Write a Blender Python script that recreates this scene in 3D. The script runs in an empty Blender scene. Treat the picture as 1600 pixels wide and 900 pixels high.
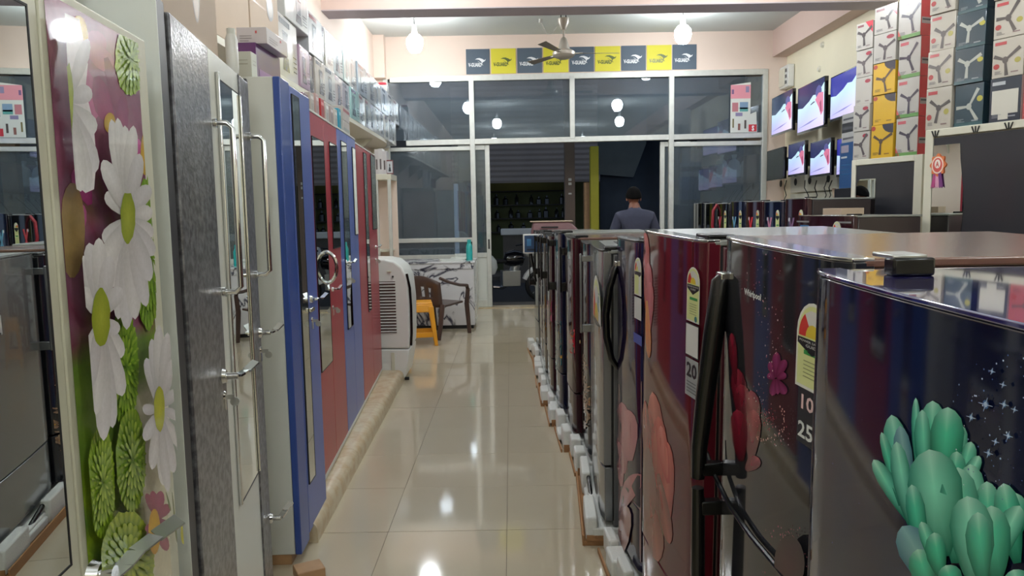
import bpy, bmesh, math, random
from mathutils import Vector, Matrix
R = math.radians; PI = math.pi
rnd = random.Random(11)
C = bpy.context.scene.collection

# ------------------------------------------------------------------ camera
F = 1155.0; H = 1.57; PT = math.atan(118 / F)
cam = bpy.data.cameras.new('camera'); camo = bpy.data.objects.new('camera', cam); C.objects.link(camo)
cam.sensor_width = 36; cam.lens = 36 * F / 1600; cam.clip_start = 0.02
camo.location = (0, 0, H); RO = .017                                     # slight roll of the hand-held camera
camo.rotation_euler = (Matrix.Rotation(PI / 2 - PT, 3, 'X') @ Matrix.Rotation(-RO, 3, 'Z')).to_euler()
bpy.context.scene.camera = camo
# ------------------------------------------------------------------ world, exposure
w = bpy.data.worlds.new('night'); bpy.context.scene.world = w; w.use_nodes = True
w.node_tree.nodes['Background'].inputs[0].default_value = (0.075, 0.095, 0.13, 1)
w.node_tree.nodes['Background'].inputs[1].default_value = 1.8
vs = bpy.context.scene.view_settings
vs.view_transform = 'Standard'; vs.look = 'None'; vs.gamma = 1; vs.use_curve_mapping = False
vs.exposure = 0.78
BULB = 62.0
LAMPS = [(-1.43, 10.7), (2.5, 10.7), (-.9, 7.6), (2.39, 7.6), (-.32, 4.6), (2.88, 4.6), (-.5, -.3), (2.4, -.3), (.6, -2.6)]  # last three are unseen, added behind the camera as fill light

# ------------------------------------------------------------------ pixel -> world point
cP, sP = math.cos(PT), math.sin(PT)
def ray(px, py):
    a = (px - 800) / F; b = (450 - py) / F
    x = a * math.cos(RO) + b * math.sin(RO); y = -a * math.sin(RO) + b * math.cos(RO)
    return Vector((x, cP + sP * y, -sP + cP * y))
O = Vector((0, 0, H))
def aY(px, py, Y): d = ray(px, py); return O + d * (Y / d.y)
def aX(px, py, X): d = ray(px, py); return O + d * (X / d.x)
def aZ(px, py, z): d = ray(px, py); return O + d * ((z - H) / d.z)
def hor(px, Y): return aY(px, 332 - RO * (px - 800), Y)

# ------------------------------------------------------------------ materials
def lin(c):
    if isinstance(c, str): c = [int(c[i:i + 2], 16) / 255 for i in (0, 2, 4)]
    return tuple((v / 12.92 if v <= .04045 else ((v + .055) / 1.055) ** 2.4) for v in c[:3])
def mat(name, col, rough=.5, metal=0, ior=1.5, coat=0, var=0, scale=8, bump=0, bscale=40, emit=0, attr=False, col2=None, vcoords='Object', stretch=None, crough=.03):
    m = bpy.data.materials.new(name); m.use_nodes = True; nt = m.node_tree; b = nt.nodes['Principled BSDF']
    c = lin(col)
    b.inputs['Base Color'].default_value = (*c, 1); b.inputs['Roughness'].default_value = rough
    b.inputs['Metallic'].default_value = metal; b.inputs['IOR'].default_value = ior
    if coat: b.inputs['Coat Weight'].default_value = coat; b.inputs['Coat Roughness'].default_value = crough
    tc = nt.nodes.new('ShaderNodeTexCoord')
    vec = tc.outputs[vcoords]
    if stretch:
        mp = nt.nodes.new('ShaderNodeMapping'); mp.inputs['Scale'].default_value = stretch
        nt.links.new(vec, mp.inputs[0]); vec = mp.outputs[0]
    base = None
    if attr:
        a = nt.nodes.new('ShaderNodeAttribute'); a.attribute_name = 'Col'; base = a.outputs['Color']
    if var or col2:
        n = nt.nodes.new('ShaderNodeTexNoise'); n.inputs['Scale'].default_value = scale; n.inputs['Detail'].default_value = 5
        nt.links.new(vec, n.inputs['Vector'])
        mx = nt.nodes.new('ShaderNodeMix'); mx.data_type = 'RGBA'
        if col2:
            rp = nt.nodes.new('ShaderNodeMapRange'); rp.inputs[1].default_value = .4; rp.inputs[2].default_value = .62
            nt.links.new(n.outputs['Fac'], rp.inputs[0]); nt.links.new(rp.outputs[0], mx.inputs[0])
            mx.inputs[6].default_value = (*c, 1); mx.inputs[7].default_value = (*lin(col2), 1)
        else:
            mx.blend_type = 'MULTIPLY'; mx.inputs[0].default_value = 1
            rp = nt.nodes.new('ShaderNodeMapRange'); rp.inputs[3].default_value = 1 - var; rp.inputs[4].default_value = 1 + var
            nt.links.new(n.outputs['Fac'], rp.inputs[0]); nt.links.new(rp.outputs[0], mx.inputs[7])
            if base: nt.links.new(base, mx.inputs[6])
            else: mx.inputs[6].default_value = (*c, 1)
        base = mx.outputs[2]
    if base: nt.links.new(base, b.inputs['Base Color'])
    if bump:
        n2 = nt.nodes.new('ShaderNodeTexNoise'); n2.inputs['Scale'].default_value = bscale; n2.inputs['Detail'].default_value = 3
        nt.links.new(vec, n2.inputs['Vector'])
        bp = nt.nodes.new('ShaderNodeBump'); bp.inputs['Strength'].default_value = bump; bp.inputs['Distance'].default_value = .01
        nt.links.new(n2.outputs['Fac'], bp.inputs['Height']); nt.links.new(bp.outputs[0], b.inputs['Normal'])
        if coat: nt.links.new(bp.outputs[0], b.inputs['Coat Normal'])
    if emit:
        b.inputs['Emission Strength'].default_value = emit
        b.inputs['Emission Color'].default_value = (*c, 1)
        if base: nt.links.new(base, b.inputs['Emission Color'])
    return m
M = {}
def mk(k, *a, **kw): M[k] = mat(k, *a, **kw); return M[k]
mk('peach', 'e3d0c2', .7, var=.04, scale=3, bump=.05, bscale=60)
mk('cream_wall', 'e9e2c8', .7, var=.05, scale=3, bump=.05)
mk('ceiling_paint', 'c6cac6', .8, var=.03, scale=2)
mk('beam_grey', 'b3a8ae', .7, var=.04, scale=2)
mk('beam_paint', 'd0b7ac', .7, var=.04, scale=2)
mk('tile', 'c4b8a0', .07, ior=1.55, var=.06, scale=2.2, bump=.006, bscale=3)
mk('grout', '7d715f', .7)
mk('alu', 'cfd1cb', .4, metal=.35, var=.12, scale=14)
mk('print', 'ffffff', .35, attr=True)
mk('wall_print', 'ffffff', .12, attr=True, coat=.6)
mk('wrap_print', 'ffffff', .25, attr=True, coat=1, bump=.35, bscale=9, stretch=(1, 1, .45), crough=.06)
mk('panel_print', 'ffffff', .22, attr=True, coat=.5, var=.12, scale=120)
mk('glass_print', 'ffffff', .08, attr=True, ior=1.55)
mk('screen_print', 'ffffff', .2, attr=True, emit=.42)
mk('white_metal', 'd3d6cf', .35, coat=.2, var=.03)
mk('cream_metal', 'd6d3c2', .35, coat=.2, var=.03)
mk('ivory', 'cbcab6', .4, var=.03)
mk('blue_metal', '33509c', .32, coat=.2, var=.04)
mk('blue_door', '5468b0', .34, coat=.22, crough=.12, var=.04)
mk('red_door', 'a42c3c', .34, coat=.22, crough=.12, var=.05, scale=2, stretch=(6, 6, .6))
mk('hammer_grey', '4a4a4f', .33, metal=.2, coat=.4, col2='77787d', scale=38, bump=.15, bscale=90)
mk('dark_grey', '36363a', .4, var=.1, scale=20)
mk('groove', '101012', .6)
mk('mirror', 'dfe6e4', .004, metal=1)
mk('chrome', 'd9dadb', .12, metal=1)
mk('black_plastic', '08090a', .25)
mk('black_matte', '17181b', .5)
mk('steel', 'b4b6b4', .3, metal=.8, var=.05)
mk('fr_black', '0c0d12', .06, ior=1.58)
mk('fr_navy', '0e1532', .06, ior=1.68)
mk('fr_wine', '5a1824', .06, ior=1.58)
mk('fr_darkwine', '35141e', .06, ior=1.58)
mk('fr_grey', '2a2b31', .06, ior=1.58)
mk('fr_purple', '241a3a', .06, ior=1.58)
mk('fr_silver', '85878a', .22, metal=.6, coat=.5)
mk('fr_side_dark', '33292c', .35, coat=.3, var=.05)
mk('side_wine', '4a1a24', .3, coat=.2)
mk('side_navy', '1c2238', .3, coat=.2)
mk('side_purple', '3a2c48', .3, coat=.2)
mk('fr_side_grey', '74767a', .35, metal=.3)
mk('fr_top_brown', '7a584c', .2, coat=.6, bump=.06, bscale=260, var=.08, scale=40, crough=.14)
mk('fr_top_grey', '8d908c', .3, coat=.3)
mk('fr_top_navy', '2a2668', .06, coat=1, ior=1.8)
mk('foam', 'e4e5e0', .6, bump=.3, bscale=120)
mk('carton', 'a97c52', .75, var=.12, scale=9, bump=.05)
mk('carton_pale', 'b9a48e', .65, var=.08, scale=4)
mk('stone', 'cdbfa2', .4, coat=.3, scale=14, col2='c0a884')
mk('marble', 'dcdcdd', .2, coat=.4)
mk('orange_plastic', 'eaa01c', .35, coat=.2)
mk('brown_plastic', '4f3b35', .38, coat=.2)
mk('white_plastic', 'd9dad6', .35, coat=.2)
mk('teal_plastic', '2fb0ac', .3, coat=.3)
mk('paper', 'd6d9d2', .7)
mk('skin', '7a4e3c', .55, bump=.05, bscale=200)
mk('hair', '0b0a0b', .85, ior=1.2)
mk('shirt', '3b3e52', .85, var=.12, scale=25, bump=.25, bscale=18)
mk('trousers', '20222b', .9, var=.1, scale=30)
mk('asphalt', '2a2c30', .8, var=.2, scale=6, bump=.3)
mk('concrete_dark', '5a554f', .8, var=.15, scale=5)
mk('shutter', '8f847c', .6, var=.1, scale=3)
mk('olive', '5f6640', .7, var=.15, scale=4)
mk('yellow_paint', 'b8b431', .6, var=.12, scale=6)
mk('dark_blue_cloth', '2a3648', .8, var=.15, scale=4)
mk('rubber', '131313', .7)
mk('red_lens', 'c01c20', .2, coat=1)
mk('tv_black', '0b0c10', .12, coat=.6)
mk('tv_off', '1a2227', .1, coat=.8)
mk('charcoal_panel', '2e2f35', .35, coat=.35, var=.05)
mk('wood_edge', 'b08a63', .5, var=.2, scale=20)
mk('fan_metal', 'b9b2a6', .35, metal=.3)
mk('wire_black', '151515', .5)
mk('wire_grey', '6a6a68', .5)
mk('purple_plastic', '7a5658', .5)
mk('bulb', 'f4faff', .4, emit=BULB)
mk('lamp_tube', 'ffe9a8', .4, emit=5)
def glass_mat():
    m = bpy.data.materials.new('window_glass'); m.use_nodes = True; nt = m.node_tree; nt.nodes.clear()
    o = nt.nodes.new('ShaderNodeOutputMaterial'); t = nt.nodes.new('ShaderNodeBsdfTransparent'); g = nt.nodes.new('ShaderNodeBsdfGlossy')
    t.inputs[0].default_value = (.62, .68, .7, 1); g.inputs['Roughness'].default_value = .0; g.inputs[0].default_value = (.9, .95, 1, 1)
    fr = nt.nodes.new('ShaderNodeFresnel'); fr.inputs[0].default_value = 1.75
    df = nt.nodes.new('ShaderNodeBsdfDiffuse'); df.inputs[0].default_value = (.3, .38, .46, 1)
    n = nt.nodes.new('ShaderNodeTexNoise'); n.inputs['Scale'].default_value = 2.5; n.inputs['Detail'].default_value = 4
    mr = nt.nodes.new('ShaderNodeMapRange'); mr.inputs[3].default_value = .1; mr.inputs[4].default_value = .26
    tc = nt.nodes.new('ShaderNodeTexCoord'); nt.links.new(tc.outputs['Object'], n.inputs['Vector']); nt.links.new(n.outputs['Fac'], mr.inputs[0])
    m1 = nt.nodes.new('ShaderNodeMixShader'); nt.links.new(mr.outputs[0], m1.inputs[0]); nt.links.new(t.outputs[0], m1.inputs[1]); nt.links.new(df.outputs[0], m1.inputs[2])
    m2 = nt.nodes.new('ShaderNodeMixShader'); nt.links.new(fr.outputs[0], m2.inputs[0]); nt.links.new(m1.outputs[0], m2.inputs[1]); nt.links.new(g.outputs[0], m2.inputs[2])
    nt.links.new(m2.outputs[0], o.inputs[0]); return m
M['glass'] = glass_mat()
def marble_mat():
    m = M['marble']; nt = m.node_tree; b = nt.nodes['Principled BSDF']
    tc = nt.nodes.new('ShaderNodeTexCoord'); n = nt.nodes.new('ShaderNodeTexNoise'); n.inputs['Scale'].default_value = 2.6; n.inputs['Detail'].default_value = 6; n.inputs['Distortion'].default_value = .8
    nt.links.new(tc.outputs['Object'], n.inputs['Vector'])
    s = nt.nodes.new('ShaderNodeMath'); s.operation = 'SUBTRACT'; s.inputs[1].default_value = .5; nt.links.new(n.outputs['Fac'], s.inputs[0])
    a = nt.nodes.new('ShaderNodeMath'); a.operation = 'ABSOLUTE'; nt.links.new(s.outputs[0], a.inputs[0])
    r = nt.nodes.new('ShaderNodeValToRGB'); r.color_ramp.elements[0].position = .004; r.color_ramp.elements[0].color = (.05, .05, .08, 1)
    r.color_ramp.elements[1].position = .034; r.color_ramp.elements[1].color = (.72, .72, .74, 1)
    nt.links.new(a.outputs[0], r.inputs[0]); nt.links.new(r.outputs[0], b.inputs['Base Color'])
marble_mat()

# ------------------------------------------------------------------ mesh builder
class MB:
    def __init__(s): s.v = []; s.f = []; s.c = []
    def add(s, vs, fs, col=None):
        n = len(s.v); s.v += [Vector(p) for p in vs]
        for i, f in enumerate(fs):
            s.f.append([n + k for k in f])
            if col is None: s.c.append((.5, .5, .5))
            elif isinstance(col, (str, tuple)) : s.c.append(lin(col))
            else: s.c.append([lin(col[k]) for k in f])     # per vertex list
        return s
    def box(s, x0, x1, y0, y1, z0, z1, col=None):
        if x0 > x1: x0, x1 = x1, x0
        if y0 > y1: y0, y1 = y1, y0
        if z0 > z1: z0, z1 = z1, z0
        return s.hexa([(x0, y0, z0), (x1, y0, z0), (x1, y1, z0), (x0, y1, z0), (x0, y0, z1), (x1, y0, z1), (x1, y1, z1), (x0, y1, z1)], col)
    def hexa(s, p, col=None):
        return s.add(p, [(0, 3, 2, 1), (4, 5, 6, 7), (0, 1, 5, 4), (1, 2, 6, 5), (2, 3, 7, 6), (3, 0, 4, 7)], col)
    def bar(s, a, b, w, d, up=(0, 0, 1), col=None):
        a = Vector(a); b = Vector(b); t = (b - a).normalized(); u = Vector(up)
        if abs(t.dot(u)) > .95: u = Vector((0, 1, 0))
        n = t.cross(u).normalized() * w / 2; m = n.cross(t).normalized() * d / 2
        return s.hexa([a - n - m, a + n - m, a + n + m, a - n + m, b - n - m, b + n - m, b + n + m, b - n + m], col)
    def tube(s, pts, r, n=8, col=None, cap=True, flat=1.0):
        pts = [Vector(p) for p in pts]; rr = r if isinstance(r, (list, tuple)) else [r] * len(pts)
        vs = []; prev = None
        for i, p in enumerate(pts):
            t = (pts[min(i + 1, len(pts) - 1)] - pts[max(i - 1, 0)]).normalized()
            if prev is None:
                u = Vector((0, 0, 1)) if abs(t.z) < .9 else Vector((0, 1, 0))
                a = t.cross(u).normalized()
            else: a = (prev - t * prev.dot(t)).normalized()
            prev = a; b = t.cross(a)
            for k in range(n):
                q = 2 * PI * k / n; vs.append(p + a * math.cos(q) * rr[i] + b * math.sin(q) * rr[i] * flat)
        fs = [[i * n + k, i * n + (k + 1) % n, (i + 1) * n + (k + 1) % n, (i + 1) * n + k] for i in range(len(pts) - 1) for k in range(n)]
        if cap: fs += [list(range(n))[::-1], [(len(pts) - 1) * n + k for k in range(n)]]
        return s.add(vs, fs, col)
    def cyl(s, a, b, r, r2=None, n=16, col=None): return s.tube([a, b], [r, r if r2 is None else r2], n, col)
    def lathe(s, c, prof, n=20, axis='z', col=None, ang=2 * PI):
        c = Vector(c); vs = []
        for r, h in prof:
            for k in range(n):
                q = ang * k / n
                if axis == 'z': vs.append(c + Vector((r * math.cos(q), r * math.sin(q), h)))
                elif axis == 'y': vs.append(c + Vector((r * math.cos(q), h, r * math.sin(q))))
                else: vs.append(c + Vector((h, r * math.cos(q), r * math.sin(q))))
        fs = [[i * n + k, i * n + (k + 1) % n, (i + 1) * n + (k + 1) % n, (i + 1) * n + k] for i in range(len(prof) - 1) for k in range(n)]
        if prof[0][0] > 1e-5: fs.append(list(range(n))[::-1])
        if prof[-1][0] > 1e-5: fs.append([(len(prof) - 1) * n + k for k in range(n)])
        return s.add(vs, fs, col)
    def prism(s, poly, vec, col=None):
        n = len(poly); p = [Vector(q) for q in poly]; v = Vector(vec)
        return s.add(p + [q + v for q in p], [list(range(n))[::-1], list(range(n, 2 * n))] + [[i, (i + 1) % n, n + (i + 1) % n, n + i] for i in range(n)], col)
    def poly(s, pts, col=None): return s.add(pts, [list(range(len(pts)))], col)
    def mesh(s, name, smooth=False):
        me = bpy.data.meshes.new(name); me.from_pydata([tuple(v) for v in s.v], [], s.f)
        bm = bmesh.new(); bm.from_mesh(me)
        if all(len(f) > 2 for f in s.f): bmesh.ops.recalc_face_normals(bm, faces=bm.faces)
        bm.to_mesh(me); bm.free()
        if smooth: me.shade_smooth(); me.set_sharp_from_angle(angle=R(38))
        return me
    def xform(s, mtx): s.v = [mtx @ v for v in s.v]; return s
def setcol(me, cols):
    at = me.color_attributes.new('Col', 'FLOAT_COLOR', 'CORNER'); i = 0; buf = []
    for p in me.polygons:
        c = cols[p.index]
        for k in range(p.loop_total):
            q = c[k] if isinstance(c, list) else c
            buf += [q[0], q[1], q[2], 1]
    at.data.foreach_set('color', buf)
def obj(name, mb, m, parent=None, smooth=False, bev=0, label=None, segs=2, decal=False, world=False, kind=None):
    if world and parent is not None: mb.xform(parent.matrix_world.inverted() if False else wm(parent).inverted())
    if decal:
        me = bpy.data.meshes.new(name); me.from_pydata([tuple(v) for v in mb.v], [], mb.f)
        setcol(me, mb.c)
    else:
        me = mb.mesh(name, smooth)
        if m is not None and any(nd.type == 'ATTRIBUTE' for nd in m.node_tree.nodes): setcol(me, mb.c)
    me.materials.append(m)
    o = bpy.data.objects.new(name, me); C.objects.link(o)
    if parent is not None: o.parent = parent
    if bev:
        b = o.modifiers.new('bevel', 'BEVEL'); b.width = bev; b.segments = segs; b.limit_method = 'ANGLE'; b.angle_limit = R(40)
        if not smooth: me.shade_smooth(); me.set_sharp_from_angle(angle=R(50))
        b.harden_normals = False
    if label: o['label'] = label
    if kind: o['kind'] = kind
    return o
def wm(o):
    m = Matrix.Translation(o.location) @ o.rotation_euler.to_matrix().to_4x4()
    return m
def thing(name, label, cat, loc=(0, 0, 0), rz=0, group=None):
    o = bpy.data.objects.new(name, None); C.objects.link(o); o.empty_display_size = .1
    o.location = loc; o.rotation_euler = (0, 0, rz); o['label'] = label; o['category'] = cat
    if group: o['group'] = group
    return o
def tag(o, label, cat, group=None, kind=None):
    o['label'] = label; o['category'] = cat
    if group: o['group'] = group
    if kind: o['kind'] = kind
    return o
def struct(name, mb, m, parent=None, **k):
    o = obj(name, mb, m, parent, **k)
    if parent is None: o['kind'] = 'structure'
    return o
def dup(root, loc, rz, label, group=None):
    r = root.copy(); C.objects.link(r); r.location = loc; r.rotation_euler = (0, 0, rz); r['label'] = label
    if group: r['group'] = group
    for ch in list(root.children):
        c = ch.copy(); C.objects.link(c); c.parent = r
        for g in list(ch.children):
            d = g.copy(); C.objects.link(d); d.parent = c
    return r
def frame(A, B, z=0):
    """local x from A to B (left to right as one faces the front), local y into the body"""
    d = Vector((B[0] - A[0], B[1] - A[1])); return (A[0], A[1], z), math.atan2(d.y, d.x), d.length
def lpx(t, px, py, y=0.0):
    """where the sight line through a pixel of the photograph meets the front plane (local y) of a thing"""
    m = wm(t).inverted(); o = m @ O; d = m.to_3x3() @ ray(px, py); k = (y - o.y) / d.y; p = o + d * k
    return p.x, p.z
def dec(mb, pts, col, y):
    """flat print: polygon of (u, z) on the plane local y"""
    mb.add([(u, y, z) for u, z in pts], [list(range(len(pts)))], col)
def rect(mb, u0, z0, u1, z1, col, y): dec(mb, [(u0, z0), (u1, z0), (u1, z1), (u0, z1)], col, y)
def ell(mb, cu, cz, ru, rz, col, y, n=20, rot=0):
    dec(mb, [(cu + ru * math.cos(a) * math.cos(rot) - rz * math.sin(a) * math.sin(rot), cz + ru * math.cos(a) * math.sin(rot) + rz * math.sin(a) * math.cos(rot)) for a in [2 * PI * i / n for i in range(n)]], col, y)
def fan_poly(mb, cen, ring, ccol, rcol, y):
    """print patch with a colour running from its centre to its rim"""
    vs = [(cen[0], y, cen[1])] + [(u, y, z) for u, z in ring]; n = len(ring)
    rc = rcol if isinstance(rcol, list) else [rcol] * n
    mb.add(vs, [(0, 1 + i, 1 + (i + 1) % n) for i in range(n)], [ccol] + rc)
def petal_px(base, tip, wd, n=7, bend=0):
    b = Vector(base); t = Vector(tip); d = t - b; nn = Vector((-d.y, d.x)).normalized()
    out = []
    prof = [(0, .28), (.2, .62), (.45, .93), (.7, 1), (.87, .78), (.96, .42)]
    for s, k in prof: out.append(b + d * s + nn * (wd / 2 * k + bend * math.sin(s * PI)))
    out.append(t + nn * bend * 0)
    for s, k in prof[::-1]: out.append(b + d * s - nn * (wd / 2 * k - bend * math.sin(s * PI)))
    return [tuple(q) for q in out]
_txt = {}
def text_mb(s, size, bold=0.0):
    if (s, bold) not in _txt:
        cu = bpy.data.curves.new('t', 'FONT'); cu.body = s; cu.size = 1; cu.offset = bold; cu.resolution_u = 2
        o = bpy.data.objects.new('t', cu); C.objects.link(o); dg = bpy.context.evaluated_depsgraph_get()
        me = bpy.data.meshes.new_from_object(o.evaluated_get(dg))
        v = [tuple(p.co) for p in me.vertices]; f = [tuple(p.vertices) for p in me.polygons]
        C.objects.unlink(o); bpy.data.objects.remove(o); bpy.data.curves.remove(cu); _txt[(s, bold)] = (v, f)
    v, f = _txt[(s, bold)]
    return v, f, (max(p[0] for p in v), max(p[1] for p in v))
def text(mb, s, u0, z0, u1, z1, col, y, bold=0.0):
    """text stretched into the rectangle, facing local -y"""
    v, f, (w_, h_) = text_mb(s, 1, bold)
    mb.add([(u0 + p[0] / w_ * (u1 - u0), y, z0 + p[1] / h_ * (z1 - z0)) for p in v], f, col)
# ================================================================== THE SETTING
WY = 12.1                                    # inner face of the shop front
XL, XR = -2.12, 4.45
ZC = 4.38
# floor: bedding slab plus single polished tiles in the aisle
struct('floor', MB().box(XL - .1, XR + .1, -4.2, WY + .25, -.06, -.004), M['grout'])
floor = bpy.data.objects['floor']
tx0 = aZ(792, 830, 0).x; ty0 = aZ(792, 828, 0).y; ts = .59
tile_mesh = {}
ntile = 0
for i in range(-4, 8):
    for j in range(-13, 15):
        x0 = tx0 + i * ts; y0 = ty0 + j * ts
        x1, y1 = min(x0 + ts, XR), min(y0 + ts, WY + .2); x0 = max(x0, XL); y0 = max(y0, -4.1)
        if x1 - x0 < .03 or y1 - y0 < .03: continue
        g = .0014; key = (round(x1 - x0, 3), round(y1 - y0, 3))
        if key not in tile_mesh:
            t = MB(); a, b = x1 - x0, y1 - y0
            t.box(g, a - g, g, b - g, -.012, 0); me = t.mesh('tile'); me.materials.append(M['tile']); tile_mesh[key] = me
        o = bpy.data.objects.new('tile', tile_mesh[key]); C.objects.link(o); o.parent = floor
        o.location = (x0, y0, rnd.uniform(-.0006, .0006)); o.rotation_euler = (rnd.uniform(-.0007, .0007), rnd.uniform(-.0007, .0007), 0); ntile += 1
struct('wall_left', MB().box(XL - .12, XL, -4.2, WY + .25, -.06, ZC + .1), M['peach'])
struct('wall_right', MB().box(XR, XR + .12, -4.2, WY + .25, -.06, ZC + .1), M['cream_wall'])
struct('wall_back', MB().box(XL - .12, XR + .12, -4.3, -4.2, -.06, ZC + .1), M['cream_wall'])
struct('ceiling', MB().box(XL - .12, XR + .12, -4.3, WY + .25, ZC, ZC + .1), M['ceiling_paint'])
# beams
pb = aY(800, 12, 8.7); pb2 = aY(800, 25, 8.7)
zb = pb.z; yb = 8.7; yb2 = (zb - H) / ((pb2.z - H) / 8.7)
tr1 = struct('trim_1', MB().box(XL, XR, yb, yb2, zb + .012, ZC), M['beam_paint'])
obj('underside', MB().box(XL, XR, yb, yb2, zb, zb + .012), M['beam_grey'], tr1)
zs = aY(1223, 87, WY).z
struct('trim_2', MB().box(4.22, XR, -4.2, WY, zs - .02, ZC), M['beam_paint'])
# lintel wall over the glazing
zt = aY(895, 119, WY).z
lint = struct('wall_front', MB().box(XL, XR, WY, WY + .2, zt, ZC).box(aY(1195, 300, WY).x, XR, WY, WY + .2, -.06, zt).box(XL, aY(607, 300, WY).x, WY, WY + .2, -.06, zt), M['peach'])
struct('trim_3', MB().box(XL, XL + .17, WY - .16, WY, zt, ZC), M['peach'])
# ---- glazing: one frame, its bars and panes
def gp(px, py): p = aY(px, py, WY + .02); return p.x, p.z
xm = [gp(608, 300)[0], gp(740, 300)[0], gp(895, 300)[0], gp(1048, 300)[0], gp(1192, 300)[0]]
z_top = zt; z_mid = gp(850, 218)[1]
win = bpy.data.objects.new('window_1', None); C.objects.link(win); win.location = (0, WY + .02, 0); win['kind'] = 'structure'
def wbar(x0, x1, z0, z1, d=.035, y=0, m='alu'):
    o = obj('frame_bar', MB().box(x0, x1, y - d, y + d, z0, z1), M[m], win, bev=.005); return o
def pane(x0, x1, z0, z1, par, y=0): obj('glass_pane', MB().box(x0, x1, y - .003, y + .003, z0, z1), M['glass'], par)
def slantbar(x0, za, x1, zb_, h): obj('frame_bar', MB().hexa([(x0, -.04, za - h), (x1, -.04, zb_ - h), (x1, .04, zb_ - h), (x0, .04, za - h), (x0, -.04, za), (x1, -.04, zb_), (x1, .04, zb_), (x0, .04, za)]), M['alu'], win, bev=.005)
slantbar(gp(605, 0)[0], gp(605, 121)[1], gp(1196, 0)[0], gp(1196, 108)[1], .09)
slantbar(gp(628, 0)[0], gp(628, 220)[1], gp(1196, 0)[0], gp(1196, 207)[1], .085)
for i, x in enumerate(xm):
    wbar(x - .04, x + .04, 0 if i in (0, 1, 3, 4) else z_mid, z_top + (.0 if i < 3 else .06), d=.045)
for i in range(4): pane(xm[i] + .04, xm[i + 1] - .04, z_mid + .02, z_top - .05, win)
# lower left light: transom, two rails, two panes
zr1 = gp(680, 374)[1]; zr2 = gp(680, 400)[1]
wbar(xm[0] + .04, xm[1] - .04, gp(680, 236)[1], gp(680, 230)[1]); wbar(xm[0] + .04, xm[1] - .04, zr1 - .05, zr1 + .02); wbar(xm[0] + .04, xm[1] - .04, zr2 - .05, zr2 + .02)
pane(xm[0] + .04, xm[1] - .04, zr1 + .02, gp(680, 236)[1], win); pane(xm[0] + .04, xm[1] - .04, zr2 + .02, zr1 - .05, win)
obj('sill_panel', MB().box(xm[0] + .04, xm[1] - .04, -.03, .03, 0, zr2 - .05), M['white_metal'], win)
wbar(xm[3] + .04, xm[4] - .04, gp(1120, 228)[1], gp(1120, 221)[1]); wbar(xm[3] + .04, xm[4] - .04, 0, .1)
pane(xm[3] + .04, xm[4] - .04, .1, gp(1120, 228)[1], win)
# sliding door leaves, parked at both sides of the opening
for n, (a, b, lab) in enumerate([(gp(744, 0)[0], gp(760, 0)[0], 'l'), (gp(1033, 0)[0], gp(1047, 0)[0], 'r')]):
    d = bpy.data.objects.new('door_%d' % (n + 1), None); C.objects.link(d); d.location = (0, WY + .08, 0); d['kind'] = 'structure'
    zt_ = gp(750, 226)[1]
    if n == 0: st, ga, gb = (b - .075, b), a - .35, b - .075
    else: st, ga, gb = (a, a + .075), a + .075, b + .35
    obj('door_stile', MB().box(*st, -.025, .025, .02, zt_), M['alu'], d, bev=.005)
    obj('door_rail', MB().box(ga, gb, -.025, .025, zt_ - .08, zt_), M['alu'], d, bev=.005)
    obj('door_rail', MB().box(ga, gb, -.025, .025, .02, .14), M['alu'], d, bev=.005)
    obj('door_rail', MB().box(ga, gb, -.025, .025, .84, .92), M['alu'], d, bev=.005)
    pane(ga, gb, .92, zt_ - .08, d); obj('door_panel', MB().box(ga, gb, -.01, .01, .14, .84), M['white_metal'], d)
    hx = (st[0] + st[1]) / 2
    obj('door_handle', MB().box(hx - .012, hx + .012, -.045, -.025, .98, 1.14), M['black_matte'], d)
struct('trim_4', MB().box(XL, XR, WY - .02, WY + .28, -.05, .015), M['stone'])
# ================================================================== OUTSIDE
struct('street_ground', MB().box(-14, 16, WY + .25, 30, -.2, -.12), M['asphalt'])
struct('shop_step', MB().box(XL, XR, WY + .28, WY + 1.1, -.12, -.03), M['concrete_dark'])
struct('porch_ceiling', MB().box(XL - .2, XR + .2, WY + .25, WY + 3.1, ZC - .1, ZC), M['concrete_dark'])
YO = 18.5
def og(px, py, Y=YO): p = aY(px, py, Y); return p.x, p.z
ob = thing('shop_building', 'dark shop building across the street with a shutter and a yellow lit shelf wall', 'building', (0, YO, 0))
xa, xb = og(560, 300)[0], og(1240, 300)[0]
zsh = og(800, 286)[1]
obj('wall', MB().box(xa - 3, og(700, 0)[0], 0, .3, -.12, 6).box(og(990, 0)[0], xb + 3, 0, .3, -.12, 6).box(xa, xb, 0, .3, 4.6, 6), M['concrete_dark'], ob)
k = 0; z = zsh
while z < 4.6:
    obj('shutter_slat', MB().prism([(og(700, 0)[0], -.05, z), (og(700, 0)[0], -.065, z + .06), (og(700, 0)[0], -.05, z + .131)], (og(990, 0)[0] - og(700, 0)[0], 0, 0)), M['shutter'], ob); z += .13
obj('back_wall', MB().box(og(700, 0)[0], og(990, 0)[0], 1.9, 2, -.12, 3.4), M['olive'], ob)
obj('shop_floor', MB().box(og(700, 0)[0], og(990, 0)[0], 0, 1.95, -.12, -.02), M['concrete_dark'], ob)
obj('shop_ceiling', MB().box(og(700, 0)[0], og(990, 0)[0], 0, 1.95, 3.3, 3.4), M['concrete_dark'], ob)
SH = []
for zz in (1.05, 1.42, 1.78, 2.15):
    obj('shelf', MB().box(og(715, 0)[0], og(900, 0)[0], 1.55, 1.9, zz - .03, zz), M['black_matte'], ob); SH.append(zz)
obj('lamp_tube', MB().box(og(770, 0)[0], og(850, 0)[0], 1.6, 1.64, 3.2, 3.24), M['lamp_tube'], ob)
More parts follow.
